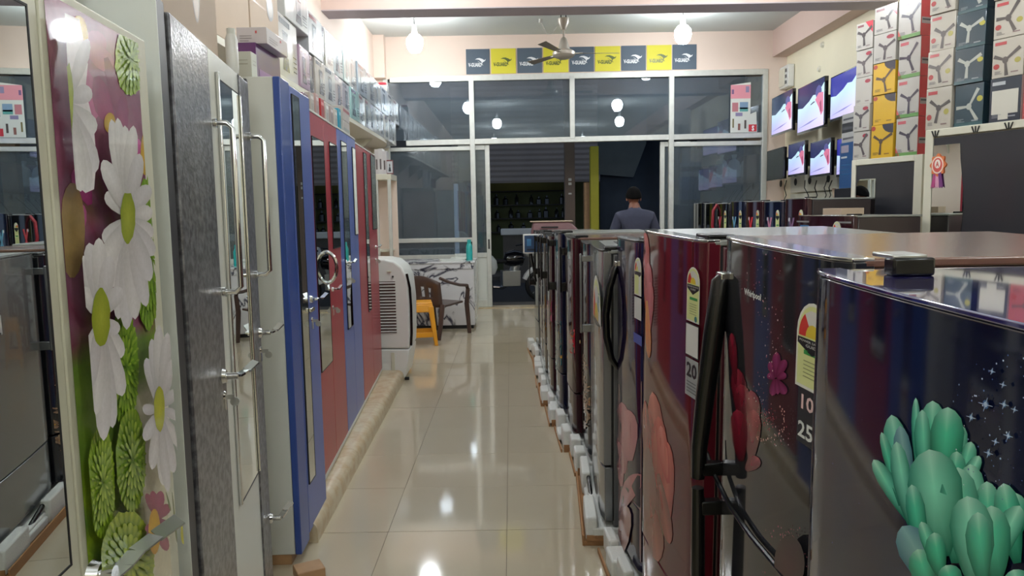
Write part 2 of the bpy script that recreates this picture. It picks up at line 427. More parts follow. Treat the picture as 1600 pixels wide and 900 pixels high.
bk = ['2a2b22', '15181a', '3a3b2c', '1d2c2c', '4a4630', '0f1214']
mk('bottle_glass', '14181a', .2, coat=.5)
bot = None; nb = 0
ORD = ['first', 'second', 'third', 'fourth', 'fifth', 'sixth', 'seventh', 'eighth', 'ninth', 'tenth', 'eleventh', 'twelfth', 'thirteenth', 'fourteenth', 'fifteenth', 'sixteenth']
for zz, shn in zip(SH[:3], ('lowest', 'middle', 'upper')):
    cnt = 0
    x = og(725, 0)[0]
    while x < og(885, 0)[0]:
        r = rnd.uniform(.045, .075); h = rnd.uniform(.2, .3)
        m_ = MB().lathe((0, 0, 0), [(r, 0), (r, h * .62), (r * .4, h * .78), (r * .4, h), (0, h)], 8)
        bt = obj('bottle', m_, M['bottle_glass'], smooth=True); bt.location = (x, YO + 1.7, zz)
        cnt += 1; tag(bt, 'small dark bottle across the street, %s from the left on the %s lit shelf' % (ORD[cnt - 1], shn), 'bottle', 'bottles in the shop across the street')
        x += r * 2 + rnd.uniform(.05, .3); nb += 1
ct = thing('shop_counter', 'low white counter in front of the shop across the street', 'counter', (og(812, 0)[0], YO - .5, -.12))
obj('body', MB().box(-.5, .5, -.25, .25, 0, 1.15), M['concrete_dark'], ct); obj('countertop', MB().box(-.55, .55, -.3, .3, 1.15, 1.3), M['white_plastic'], ct, bev=.02)
# posts on the porch
def post(px0, px1, Y, m, name, lab, z1=None, z0=-.12):
    a, b = aY(px0, 300, Y).x, aY(px1, 300, Y).x
    o = obj(name, MB().box((a - b) / 2, (b - a) / 2, -.09, .09, 0, (z1 or 4.2) - z0), M[m], bev=.01); o.location = ((a + b) / 2, Y, z0); return tag(o, lab, 'post')
p = thing('concrete_post', 'grey brown concrete post with switches seen through the open doorway', 'post', (aY(890, 300, 14.6).x, 14.6, -.12))
obj('shaft', MB().box(-.1, .1, -.1, .1, 0, 4.4), mk('post_plaster', '7e6f66', .8, var=.12, scale=5), p, bev=.01)
for zz, hh in ((2.28, .05), (2.2, .05), (2.02, .03)): obj('switch', MB().box(-.03, .03, -.12, -.1, zz, zz + hh), M['white_plastic'], p)
post(922, 935, 14.0, 'yellow_paint', 'yellow_post', 'yellow green painted post between the doorway and the dark blue sheet', aY(925, 229, 14).z)
post(912, 922, 14.3, 'wood_edge', 'wooden_post', 'narrow brown wooden post beside the yellow green post', aY(915, 285, 14.3).z)
post(1163, 1184, 13.4, 'wood_edge', 'beige_column', 'beige column outside behind the right hand window', 4.2)
sh = obj('dark_sheet', MB().add([(x, .05 * math.sin(x * 9), z) for z in (0, 3.3) for x in [i * .12 for i in range(14)]], [(i, i + 1, 15 + i, 14 + i) for i in range(13)]), M['dark_blue_cloth'], smooth=True)
sol = sh.modifiers.new('thickness', 'SOLIDIFY'); sol.thickness = .01
sh.location = (aY(938, 300, 14.9).x, 14.9, -.05); tag(sh, 'dark blue sheet hanging behind the man in the doorway', 'sheet')
aw = obj('hanging_tarp', MB().prism([(0, 0, ZC - .09 - aY(934, 228, 14.7).z), (.95, 0, ZC - .09 - aY(934, 228, 14.7).z), (.95, 0, .03), (.7, 0, -.62), (.0, 0, -.55)], (0, .03, 0)), mk('tarp', '55606a', .8, var=.2, scale=4)); aw.location = (aY(934, 228, 14.7).x, 14.7, aY(934, 228, 14.7).z)
tag(aw, 'grey blue tarp hanging at the top right of the doorway', 'tarp')
# stall behind the right hand window: red crate and three white bags
for i, px in enumerate((1127, 1147, 1167)):
    a = aY(px, 262, 14.6)
    b_ = obj('white_bag', MB().lathe((0, 0, 0), [(.0, -.2), (.12, -.18), (.14, 0), (.1, .12), (.03, .17), (.06, .25), (0, .26)], 10), M['paper'], smooth=True); b_.location = a
    b_.scale = (1, .6, 1); tag(b_, ['white plastic bag hanging outside, leftmost of three behind the right window', 'white plastic bag hanging outside, middle one behind the right window', 'white plastic bag hanging outside beside the beige column'][i], 'bag', 'white bags hanging outside')
a = aY(1106, 278, 14.7); o = thing('red_crate', 'dark red crate outside behind the right hand window', 'crate', (a.x, 14.7, a.z - .25))
obj('body', MB().box(-.13, .13, -.15, .15, 0, .42), mk('red_crate', '7a3030', .6, var=.1), o, bev=.01); obj('lid', MB().box(-.15, .15, -.17, .17, .42, .46), M['red_crate'], o, bev=.01)
st = thing('stall_rack', 'dark shelf rack outside behind the right hand window', 'rack', (aY(1152, 300, 14.75).x, 14.75, -.12))
for x in (-.9, .75): obj('upright', MB().box(x, x + .05, -.2, .25, 0, 3.2), M['black_matte'], st)
for z in (.6, 1.2, 1.72 + .03, 2.9): obj('shelf', MB().box(-.85, .75, -.25, .3, z, z + .03), M['black_matte'], st)
# motorbike standing in the doorway
mb = thing('motorbike', 'dark motorbike with pale front cowl parked outside the open doorway', 'motorbike', (aY(795, 400, 14).x, 14.0, -.12), R(12))
def wheel(n, x):
    t = [(x + .27 * math.cos(a), 0, .3 + .27 * math.sin(a)) for a in [2 * PI * i / 24 for i in range(25)]]
    wl = obj('wheel', MB().tube(t, .045, 8, cap=False), M['rubber'], mb, smooth=True)
    s = MB()
    for i in range(8): s.cyl((x, 0, .3), (x + .26 * math.cos(i * PI / 4), 0, .3 + .26 * math.sin(i * PI / 4)), .006, n=5)
    s.cyl((x, -.06, .3), (x, .06, .3), .04); obj('spokes', s, M['steel'], wl)
wheel(0, -.62); wheel(1, .62)
obj('fuel_tank', MB().lathe((.1, 0, .82), [(0, -.2), (.12, -.17), (.17, 0), (.13, .16), (0, .22)], 14, axis='x'), M['fr_black'], mb, smooth=True)
obj('seat', MB().hexa([(-.6, -.11, .74), (0, -.11, .74), (0, .11, .74), (-.6, .11, .74), (-.66, -.12, .86), (-.02, -.1, .8), (-.02, .1, .8), (-.66, .12, .86)]), M['rubber'], mb, bev=.03)
obj('engine', MB().box(-.15, .2, -.12, .12, .3, .6).cyl((.05, 0, .45), (.15, 0, .75), .09), M['steel'], mb, bev=.01)
obj('front_fork', MB().cyl((.62, -.07, .3), (.38, -.07, 1.0), .02).cyl((.62, .07, .3), (.38, .07, 1.0), .02), M['steel'], mb)
obj('handlebar', MB().tube([(.22, -.36, 1.05), (.34, -.2, 1.08), (.38, 0, 1.02), (.34, .2, 1.08), (.22, .36, 1.05)], .014), M['black_plastic'], mb, smooth=True)
obj('headlamp_cowl', MB().lathe((.42, 0, .98), [(0, -.12), (.12, -.1), (.15, 0), (.11, .1), (0, .14)], 14, axis='x'), M['white_plastic'], mb, smooth=True)
obj('front_mudguard', MB().tube([(.62 + .34 * math.cos(a), 0, .3 + .34 * math.sin(a)) for a in [R(q) for q in range(20, 161, 14)]], .05, 8, flat=1), M['white_plastic'], mb, smooth=True)
obj('tail_lamp', MB().box(-.72, -.66, -.06, .06, .72, .82), M['red_lens'], mb, bev=.01)
obj('exhaust', MB().tube([(.1, .14, .35), (-.1, .16, .25), (-.7, .17, .32)], [.02, .03, .045]), M['chrome'], mb, smooth=True)
obj('saddle_bag', MB().lathe((-.4, -.16, .72), [(0, -.2), (.1, -.17), (.15, -.05), (.13, .08), (.06, .17), (0, .19)], 14), M['paper'], mb, smooth=True)
# ================================================================== CEILING FIXTURES
lab = ['bright bulb hanging at the front left of the ceiling', 'bright bulb hanging at the front right of the ceiling',
       'bright bulb above the middle of the red and blue wardrobes', 'bright bulb above the middle right of the shop', 'bright bulb over the aisle near the viewer', 'bright bulb above the near right cabinets',
       'unseen bulb added as fill light on the flower wardrobe side', 'unseen bulb added as fill light on the refrigerator side', 'unseen bulb added as fill light far behind the viewer']
for i, (x, y) in enumerate(LAMPS):
    zc_ = ZC if i else ZC
    t = thing('ceiling_bulb', lab[i], 'light bulb', (x, y, zc_), 0, 'ceiling bulbs')
    if i < 2:
        d = ray(648 if i == 0 else 1067, 66 if i == 0 else 52); Y = 10.7
        q = O + d * (Y / d.y); t.location = (q.x, Y, ZC); zb_ = q.z - ZC
    else: zb_ = -.48
    obj('ceiling_plate', MB().lathe((0, 0, 0), [(.0, 0), (.13, 0), (.13, -.012), (.05, -.03), (0, -.03)], 20), M['white_plastic'], t, smooth=True)
    obj('cable', MB().cyl((0, 0, -.02), (0, 0, zb_ + .2), .008, n=8), M['wire_grey'], t)
    obj('bulb_holder', MB().cyl((0, 0, zb_ + .1), (0, 0, min(zb_ + .24, -.01)), .045, .03), M['white_plastic'], t, smooth=True)
    obj('bulb', MB().lathe((0, 0, zb_), [(.0, -.15), (.06, -.14), (.1, -.095), (.12, -.02), (.115, .04), (.07, .1), (0, .11)], 16), M['bulb'], t, smooth=True)
# ceiling fan
fy = 10.45; fh = aY(881, 84, fy)
f = thing('ceiling_fan', 'pale three blade ceiling fan in front of the banner tiles', 'fan', (fh.x, fy, ZC))
hz = fh.z - ZC
obj('hook', MB().tube([(-.035, 0, 0), (-.035, 0, -.2), (.035, 0, -.2), (.035, 0, 0)], .008, 6), M['black_matte'], f)
obj('top_cup', MB().lathe((0, 0, -.2), [(.02, .03), (.08, .02), (.075, -.04), (.03, -.13), (.0, -.13)], 18), M['fan_metal'], f, smooth=True)
obj('down_rod', MB().cyl((0, 0, -.2), (0, 0, hz + .1), .015, n=10), M['fan_metal'], f)
obj('bottom_cup', MB().lathe((0, 0, hz), [(.02, .22), (.04, .2), (.08, .08), (.09, .03)], 18), M['fan_metal'], f, smooth=True)
obj('motor', MB().lathe((0, 0, hz), [(.0, .06), (.11, .05), (.155, .02), (.155, -.02), (.12, -.05), (.06, -.07), (0, -.07)], 24), M['fan_metal'], f, smooth=True)
for a in (2, 126, 244):
    m_ = MB(); c_, s_ = math.cos(R(a)), math.sin(R(a)); n_ = Vector((-s_, c_, 0)); e = Vector((c_, s_, 0))
    p0 = e * .22; p1 = e * .76
    q = [(p0 - n_ * .045, .0), (p0 + n_ * .045, .01), (p1 + n_ * .06, .018), (p1 - n_ * .06, -.012)]
    m_.hexa([v + Vector((0, 0, hz + h_ - .004)) for v, h_ in q] + [v + Vector((0, 0, hz + h_)) for v, h_ in q])
    bl = obj('blade', m_, mk('fan_blade%d' % a, '8d8478', .4, metal=.2), f, bev=.002)
    obj('blade_bracket', MB().bar(e * .12 + Vector((0, 0, hz)), e * .26 + Vector((0, 0, hz + .004)), .05, .012), M['fan_metal'], bl)
cw = obj('ceiling_cable', MB().tube([aY(845, 34, 10.5), aY(850, 44, 10.5), aY(854, 53, 10.5), aY(862, 53, 10.5), aY(869, 43, 10.5), aY(874, 36, 10.5), aY(880, 37, 10.5)], .008, 6).cyl(aY(845, 30, 10.5), aY(845, 36, 10.5) , .03), M['white_plastic'], smooth=True)
tag(cw, 'white looped cable and rose beside the ceiling fan', 'cable')
# banner tiles on the lintel
bx = [727, 766, 807, 848, 889, 929, 970, 1010, 1050, 1089]
for i in range(9):
    blue = i % 2 == 0
    a = aY(bx[i] + .8, 77 - i * .9, WY - .012); b = aY(bx[i + 1] - .8, 115.5 - i * .95, WY - .012)
    t = thing('banner_card', '%s brand card, %s from the left in the row above the window' % ('dark blue grey' if blue else 'yellow', ['first', 'second', 'third', 'fourth', 'fifth', 'sixth', 'seventh', 'eighth', 'ninth'][i]), 'sign', (a.x, WY - .012, b.z), 0, 'brand cards above the window')
    w_, h_ = b.x - a.x, a.z - b.z
    obj('card', MB().box(0, w_, 0, .01, 0, h_), mk('card_blue', '52606e', .6, var=.05) if blue and 'card_blue' not in M else (M['card_blue'] if blue else (M.get('card_yellow') or mk('card_yellow', 'd8cf3c', .6, var=.04))), t)
    m_ = MB(); ink = 'e9ecee' if blue else '5d6a3a'
    text(m_, 'V-GUARD', w_ * .1, h_ * .3, w_ * .66, h_ * .45, ink, -.002, .04)
    # leaping emblem: swept body, tail and legs
    def P(u, z): return (w_ * u, h_ * z)
    dec(m_, [P(.38, .58), P(.47, .63), P(.58, .64), P(.7, .6), P(.78, .55), P(.84, .6), P(.82, .53), P(.76, .49), P(.68, .46), P(.62, .52), P(.55, .57), P(.46, .585)], ink, -.002)
    dec(m_, [P(.66, .47), P(.71, .48), P(.68, .4), P(.73, .35), P(.7, .35), P(.65, .39)], ink, -.0022)
    dec(m_, [P(.47, .53), P(.56, .49), P(.62, .46), P(.56, .47)], ink, -.0022)
    obj('brand_print', m_, M['print'], t, decal=True)
# poster on the window pane
a = aY(1142, 129, WY - .03); b = aY(1172, 207, WY - .03)
t = thing('window_poster', 'pink and white product poster stuck on the upper right window pane', 'poster', (a.x, WY - .03, b.z))
w_, h_ = b.x - a.x, a.z - b.z
obj('sheet', MB().prism([(0, 0, 0), (w_ * 1.35, 0, 0), (w_ * 1.3, 0, h_ * .42), (w_, 0, h_ * .37), (w_, 0, h_), (0, 0, h_ * .95)], (0, .003, 0)), M['paper'], t)
m_ = MB(); rect(m_, 0, h_ * .68, w_, h_ * .95, 'dc93a0', -.002)
for (u0, z0, u1, z1, c) in [(.08, .42, .38, .6, 'b87880'), (.46, .47, .88, .61, '7f9cb8'), (.46, .42, .88, .5, '5fa5a0'), (.25, .33, .6, .4, '8d84a8'), (.05, .77, .16, .86, '7b5f88'), (.75, .8, .92, .92, '8e86a8'), (.1, .1, .18, .28, '7a7048'), (.38, .05, .5, .18, '8a5a50'), (.7, .08, .8, .25, '4a4038')]:
    rect(m_, w_ * u0, h_ * z0, w_ * u1, h_ * z1, c, -.003)
rect(m_, w_ * .92, h_ * .02, w_ * 1.32, h_ * .16, 'c83038', -.003); text(m_, 'S', w_ * 1.08, h_ * .04, w_ * 1.2, h_ * .14, 'f4f0ee', -.004, .05)
obj('poster_print', m_, M['print'], t, decal=True)
# ================================================================== LEFT ROW OF WARDROBES
def back(loc, rz, d): return (loc[0] - d * math.sin(rz), loc[1] + d * math.cos(rz), loc[2])
def mirror_strip(t, u0, u1, z0, z1, y=-.024, shape=None):
    if shape: o = obj('mirror', MB().prism([(u, y, z) for u, z in shape], (0, .004, 0)), M['mirror'], t)
    else: o = obj('mirror', MB().box(u0, u1, y, y + .004, z0, z1), M['mirror'], t)
    e = .004
    m_ = MB()
    if not shape:
        m_.box(u0 - e, u0, y - .001, y + .006, z0 - e, z1 + e).box(u1, u1 + e, y - .001, y + .006, z0 - e, z1 + e).box(u0, u1, y - .001, y + .006, z0 - e, z0).box(u0, u1, y - .001, y + .006, z1, z1 + e)
        obj('mirror_edge', m_, M['groove'], o)
    return o
def lever(t, u, z, d=1, y=-.02, s=1.0):
    """chrome lever handle standing off the door, with rose"""
    h = obj('handle', MB().cyl((u, y + .004, z), (u, y - .045 * s, z), .011 * s, n=12).lathe((u, y, z), [(0, -.012), (.02 * s, -.01), (.024 * s, 0), (0, .0)], 16, axis='y'), M['chrome'], t, smooth=True)
    g = MB(); pts = [(u, y - .042 * s, z), (u + d * .03 * s, y - .048 * s, z), (u + d * .09 * s, y - .05 * s, z - .004), (u + d * .125 * s, y - .075 * s, z + .018)]
    for i in range(3): g.bar(pts[i], pts[i + 1], .007, .026 * s, up=(0, -1, .01))
    obj('lever', g, M['chrome'], h); return h
def escutcheon(t, u, z, y=-.02):
    o = obj('keyhole_plate', MB().lathe((u, y, z), [(0, -.006), (.011, -.005), (.014, 0)], 12, axis='y').box(u - .008, u + .008, y - .004, y, z - .045, z), M['chrome'], t, smooth=True)
    obj('key', MB().box(u - .002, u + .002, y - .03, y - .005, z - .012, z + .002).lathe((u, y - .03, z - .02), [(0, -.002), (.014, -.002), (.014, .002), (0, .002)], 12, axis='x'), M['steel'], o)
def bar_handle(t, u, z0, z1, y=-.02, off=.05, r=.009, name='bar_handle'):
    o = obj(name, MB().tube([(u, y, z0 + .02), (u, y - off * .7, z0 + .02), (u, y - off, z0 + .035), (u, y - off, z1 - .035), (u, y - off * .7, z1 - .02), (u, y, z1 - .02)], r, 10), M['chrome'], t, smooth=True)
    for z in (z0 + .02, z1 - .02): obj('mount', MB().cyl((u, y, z), (u, y - .01, z), r * 1.7), M['chrome'], o, smooth=True)
    return o

# ---- flower wardrobe, nearest on the left
A, B = hor(246, 1.70), None
A2 = Vector((A.x + .098 * 1.25, .45, 0)); B2 = Vector((A.x, 1.70, 0)); zt_f = aY(222, 60, 1.70).z
loc, rz, L = frame(A2, B2)
loc = back(loc, rz, .02)
fw = thing('wardrobe', 'white wardrobe at the left edge with a mirror and a printed daisy panel', 'wardrobe', loc, rz, 'wardrobes')
obj('body', MB().box(0, L, .004, .5, .1, zt_f - .004), M['white_metal'], fw, bev=.004)
obj('base', MB().box(.02, L - .02, .03, .48, 0, .1), M['dark_grey'], fw)
ut = lpx(fw, 90, 332, -.02)[0]
d2 = obj('door', MB().box(ut - .012, L - .004, -.02, 0, .12, zt_f - .006), M['ivory'], fw, bev=.004)
d1 = obj('door', MB().box(.01, ut - .016, -.02, 0, .12, zt_f - .006), M['ivory'], fw, bev=.004)
zm1 = 1.905; zm0 = lpx(fw, 96, 895, -.024)[1]
mirror_strip(d1, .06, lpx(fw, 66, 332, -.024)[0], zm0, zm1)
# printed flower panel
up1 = lpx(fw, 231, 332, -.0208)[0]; zp1 = lpx(fw, 217, 70, -.0208)[1]; up0 = lpx(fw, 95, 332, -.0208)[0]
m_ = MB(); Y0 = -.0208
def Q(p): return lpx(fw, p[0], p[1], Y0)
nu, nv = 10, 44
def bgcol(s, v):
    # v 0 top .. 1 bottom
    if v < .22: return ['93506a', 'a2637c', '84485f'][int(s * 3) % 3]
    if v < .42: return ['8b4a66', '9b6a86', '6f3f50'][(int(s * 4) + 1) % 3]
    return ['77904a', '6d8a3a', '86984e'][int(s * 3) % 3]
z_bot = .2
# background: dusky rose above, leaf green below, cream at the lower right
grid = []
for j in range(nv + 1):
    for i in range(nu + 1):
        s = i / nu; z = zp1 + (z_bot - zp1) * j / nv; u = up0 + (up1 - up0) * s; v = j / nv * 1.75
        if s > .62 and v > .72: c = 'd6cfb2'
        elif v < .3: c = rnd.choice(['8f4e68', '9c5d76', '7d4359'])
        elif v < .62: c = rnd.choice(['8a4560', '7a5a50', '94607a'])
        elif v < .8: c = rnd.choice(['6f8f35', '7f9c3a'])
        else: c = rnd.choice(['7f9a2c', '93ad2e', '5f8238'])
        grid.append(((u, Y0, z), c))
base = len(m_.v)
m_.add([g[0] for g in grid], [(j * (nu + 1) + i, j * (nu + 1) + i + 1, (j + 1) * (nu + 1) + i + 1, (j + 1) * (nu + 1) + i) for j in range(nv) for i in range(nu)], [g[1] for g in grid])
lay = [0]
def ly(): lay[0] += 1; return Y0 - .00006 * lay[0]
umin, umax = up0, up1
def clipu(pts):
    return [(min(max(u, umin), umax), min(z, zp1)) for u, z in pts]
def blob(pxs, cc, rc):
    y = ly(); pts = clipu([Q(p) for p in pxs]); cx = sum(p[0] for p in pts) / len(pts); cz = sum(p[1] for p in pts) / len(pts)
    fan_poly(m_, (cx, cz), pts, cc, rc, y)
def ellp(cx, cy, rx, ry, n=18, jit=0):
    return [(cx + rx * math.cos(a) * (1 + rnd.uniform(-jit, jit)), cy + ry * math.sin(a) * (1 + rnd.uniform(-jit, jit))) for a in [2 * PI * i / n for i in range(n)]]
def petal(b, t, wd, cb, ct_, bend=0):
    """one printed petal, shaded from base to tip in the print"""
    y = ly(); pl = clipu([Q(p) for p in petal_px(b, t, wd, bend=bend)]); n = len(pl)
    mid = clipu([Q(((b[0] * .4 + t[0] * .6), (b[1] * .4 + t[1] * .6)))])[0]
    cols = []
    for i in range(n):
        k = min(i, n - 1 - i) / (n / 2); cols.append(mixc(cb, ct_, k))
    fan_poly(m_, mid, pl, mixc(cb, ct_, .75), cols, y)
def mixc(a, b, k):
    a = [int(a[i:i + 2], 16) for i in (0, 2, 4)]; b = [int(b[i:i + 2], 16) for i in (0, 2, 4)]
    return ''.join('%02x' % int(max(0, min(255, p + (q - p) * k))) for p, q in zip(a, b))
# pale petals cut by the panel edge, rose petals and yellow centre at the top
for (b, t, wd, c) in [((120, 90), (150, 185), 34, 'b8507e'), ((120, 80), (165, 60), 40, 'a4486c'), ((130, 90), (120, 170), 26, 'c86a94'), ((150, 120), (172, 190), 34, 'a03f66'), ((180, 120), (200, 210), 30, '93506a'), ((130, 60), (175, 110), 30, 'b85f80'), ((165, 90), (196, 190), 24, '8c3556'), ((190, 150), (190, 210), 20, '9a4468'), ((205, 270), (212, 215), 26, 'c74f98'), ((135, 300), (126, 200), 22, 'b8468c'), ((140, 320), (118, 262), 28, 'b8468c'), ((110, 400), (127, 318), 26, 'c25a92')]:
    petal(b, t, wd, mixc(c, '602040', .3), mixc(c, 'ffffff', .12))
blob(ellp(122, 68, 16, 44), 'd2a628', 'd9b83a'); blob(ellp(171, 192, 9, 16), 'd6b432', 'c9a030'); blob(ellp(226, 240, 7, 34), 'd4a82c', 'c8a040')
blob(ellp(112, 360, 20, 75), '8a7340', 'a0865a')
# green pompon flowers
def pompon(cx, cy, rx, ry, c1, c2, n=34):
    blob(ellp(cx, cy, rx, ry, 30, .05), c1, mixc(c1, c2, .6))
    for r in (1.0, .78, .56, .34):
        k = int(n * r)
        for i in range(k):
            a = 2 * PI * i / k + r * 3; tx, ty = cx + rx * r * math.cos(a), cy + ry * r * math.sin(a)
            bx_, by_ = cx + rx * (r - .3) * math.cos(a), cy + ry * (r - .3) * math.sin(a)
            petal((bx_, by_), (tx, ty), max(3.2, rx * .2), mixc(c1, '304a10', .25), mixc(c2, 'e6f070', rnd.uniform(0, .35)))
pompon(203, 92, 24, 58, '8aa83a', 'aac94a', 22)
pompon(228, 395, 22, 118, '6d9428', '8db93a', 26)
pompon(186, 575, 24, 92, '5f8a2a', '8fb52e', 30)
pompon(146, 755, 22, 88, '6b9228', 'a2c030', 28)
pompon(190, 720, 24, 82, '5f8828', '93b02e', 28)
pompon(180, 880, 44, 80, '6f8f22', 'a3b428', 30)
# daisies
def daisy(cx, cy, rx, ry, pets, core, cc=('aab13a', '8f9c2c'), wd=22):
    for (tx, ty, w_) in pets:
        d = Vector((tx - cx, ty - cy)); b = (cx + d.x * .1, cy + d.y * .1)
        petal(b, (tx, ty), w_, 'b9b4b2', rnd.choice(['e6e2e2', 'dedadd', 'ece8e6']), bend=rnd.uniform(-1.5, 1.5))
    blob(ellp(cx, cy, rx, ry, 22, .06), *cc)
blob([(74, 20), (98, 30), (106, 66), (112, 100), (108, 140), (121, 190), (126, 250), (122, 296), (108, 302), (94, 290), (80, 200)], 'dcd6d6', 'e6e0e0')
daisy(80, 160, 8, 60, [(112, 60, 22), (118, 140, 30), (122, 210, 34), (124, 270, 34), (112, 300, 30), (100, 300, 30)], 0)
daisy(176, 340, 12, 40, [(142, 300, 26), (138, 380, 30), (150, 186, 20), (160, 184, 20), (172, 196, 22), (186, 196, 22), (196, 240, 24), (212, 290, 26), (217, 330, 26), (217, 370, 26), (218, 400, 28), (136, 250, 26), (150, 450, 30), (160, 500, 26), (174, 516, 26), (188, 500, 26), (206, 480, 24), (212, 440, 26), (132, 420, 30)], 0)
daisy(131, 498, 15, 46, [(102, 400, 28), (98, 450, 28), (112, 380, 28), (128, 372, 26), (146, 400, 26), (165, 450, 26), (165, 560, 28), (166, 620, 30), (150, 670, 26), (135, 690, 28), (122, 650, 26), (108, 560, 26), (104, 620, 26), (160, 520, 24)], 0)
daisy(226, 640, 9, 36, [(205, 560, 18), (214, 530, 18), (226, 508, 18), (240, 520, 18), (250, 560, 18), (257, 610, 18), (262, 650, 18), (262, 700, 18), (250, 740, 18), (232, 760, 18), (214, 735, 18), (202, 690, 18), (198, 640, 18), (240, 770, 16)], 0, ('c2c02c', 'a9ad30'))
for (b, t, wd, c) in [((222, 812), (204, 772), 12, '8f4058'), ((222, 812), (214, 768), 14, '9c4560'), ((222, 812), (228, 768), 16, 'a04a66'), ((222, 812), (242, 790), 16, '9c4560'), ((222, 812), (246, 830), 16, '8f3f5c'), ((222, 820), (238, 862), 16, '9c4560'), ((222, 820), (200, 860), 18, 'a2606a'), ((222, 820), (202, 830), 14, '8f4058')]:
    petal(b, t, wd, mixc(c, '40182a', .2), c)
blob(ellp(217, 832, 10, 36), 'd2a426', 'c8962a'); blob(ellp(257, 588, 3, 16), 'c6c040', 'bdb93c'); blob(ellp(265, 832, 5, 20), 'c6be3a', 'bdb93c')
for s in [((246, 770), (254, 850)), ((262, 720), (262, 760)), ((236, 770), (244, 800))]:
    petal(s[0], s[1], 3, '6f7a52', '8a9068')
obj('printed_panel', m_, M['panel_print'], d2, decal=True)
uh, zh = lpx(fw, 182, 885, -.05)
hd = obj('handle', MB().lathe((uh - .03, -.02, zh), [(0, -.02), (.022, -.018), (.028, 0)], 18, axis='y').cyl((uh - .03, -.02, zh), (uh - .03, -.06, zh), .016), M['chrome'], d2, smooth=True)
g = MB(); pp = [(uh - .05, -.055, zh), (uh, -.062, zh), (uh + .055, -.064, zh + .003), (uh + .1, -.085, zh + .012), (uh + .135, -.12, zh + .03)]
for i in range(4): g.bar(pp[i], pp[i + 1], .004, .036, up=(0, -1, .01))
obj('lever', g, M['steel'], hd)
# printed carton on top of it
q = aY(150, 38, 1.72)
pc = thing('printed_carton', 'white and blue printed carton on top of the daisy wardrobe', 'box', (A.x - .3, 1.45, zt_f - .004))
obj('box', MB().box(-.16, .16, -.18, .2, 0, .3), mk('box_white', 'cfd3d4', .5, var=.04), pc, bev=.003)
m_ = MB(); 
for k in range(4): m_.add([(.1605, -.1 + .0, .2 - k * .04), (.1605, .12 - k * .02, .2 - k * .04), (.1605, .12 - k * .02, .215 - k * .04), (.1605, -.1, .215 - k * .04)], [(0, 1, 2, 3)], '4a74a8')
m_.add([(.161, -.16, .05), (.161, -.08, .05), (.161, -.08, .2), (.161, -.16, .2)], [(0, 1, 2, 3)], '2f66b0')
obj('box_print', m_, M['print'], pc, decal=True)

# ---- grey hammered wardrobe with white inset and mirrors
A = hor(266, 1.8); B = hor(399, 2.9); ztg = aY(388, 118, 2.82).z
zlocal = ztg
loc, rz, L = frame(A, B)
loc = back(loc, rz, .022)
gw = thing('wardrobe', 'dark grey hammered steel wardrobe with tall chrome bar handles', 'wardrobe', loc, rz, 'wardrobes')
obj('body', MB().box(.002, L - .002, .003, .5, .1, ztg), M['white_metal'], gw, bev=.004)
obj('base', MB().box(.02, L - .02, .02, .48, 0, .1), M['dark_grey'], gw)
def gu(px, py=332, y=-.02): return lpx(gw, px, py, y)
obj('side_panel', MB().box(-.003, .001, -.021, .5, .1, ztg), M['white_metal'], gw)
obj('side_frame', MB().box(.001, gu(276)[0], -.02, .003, .1, ztg), M['dark_grey'], gw, bev=.003)
c0 = gu(281)[0]; c1 = gu(337)[0]; c2 = gu(383)[0]; c3 = gu(396)[0]
dA = obj('door', MB().box(c0, c1, -.024, 0, .12, ztg - .015), M['hammer_grey'], gw, bev=.005)
obj('groove', MB().box(gu(276)[0], c0, -.012, .003, .1, ztg), M['groove'], gw)
dW = obj('white_inset_panel', MB().box(c1, c2, -.018, 0, .12, ztg - .012), M['white_metal'], gw, bev=.003)
dB = obj('door', MB().box(c2, c3, -.024, 0, .12, ztg - .015), M['hammer_grey'], gw, bev=.005)
obj('side_frame', MB().box(c3, L, -.02, .003, .1, ztg), M['dark_grey'], gw, bev=.004)
um0, um1 = gu(351)[0], gu(381)[0]; zm1 = gu(345, 128)[1]; zm0 = gu(372, 795)[1]
mirror_strip(dW, um0, um1, zm0, zm1, y=-.0225)
obj('mirror_trim', MB().box(um0 - .02, um0 - .006, -.03, -.018, zm0, zm1 + .02).box(um1 + .004, um1 + .012, -.03, -.018, zm0, zm1), M['chrome'], dW, bev=.003)
bar_handle(dA, gu(340)[0] - .01, gu(343, 468)[1], gu(338, 186)[1], y=-.024, off=.055)
bar_handle(dB, gu(392)[0], gu(392, 440)[1], gu(384, 204)[1], y=-.024, off=.055)
lever(dA, gu(333)[0] - .01, gu(337, 597)[1], 1, -.024); escutcheon(dA, gu(333)[0] - .01, gu(337, 630)[1], -.024)
lever(dB, gu(394)[0], gu(396, 527)[1], 1, -.024, .9); escutcheon(dB, gu(394)[0], gu(396, 556)[1], -.024)
lever(dB, gu(396)[0], gu(392, 880)[1], 1, -.024, .9)
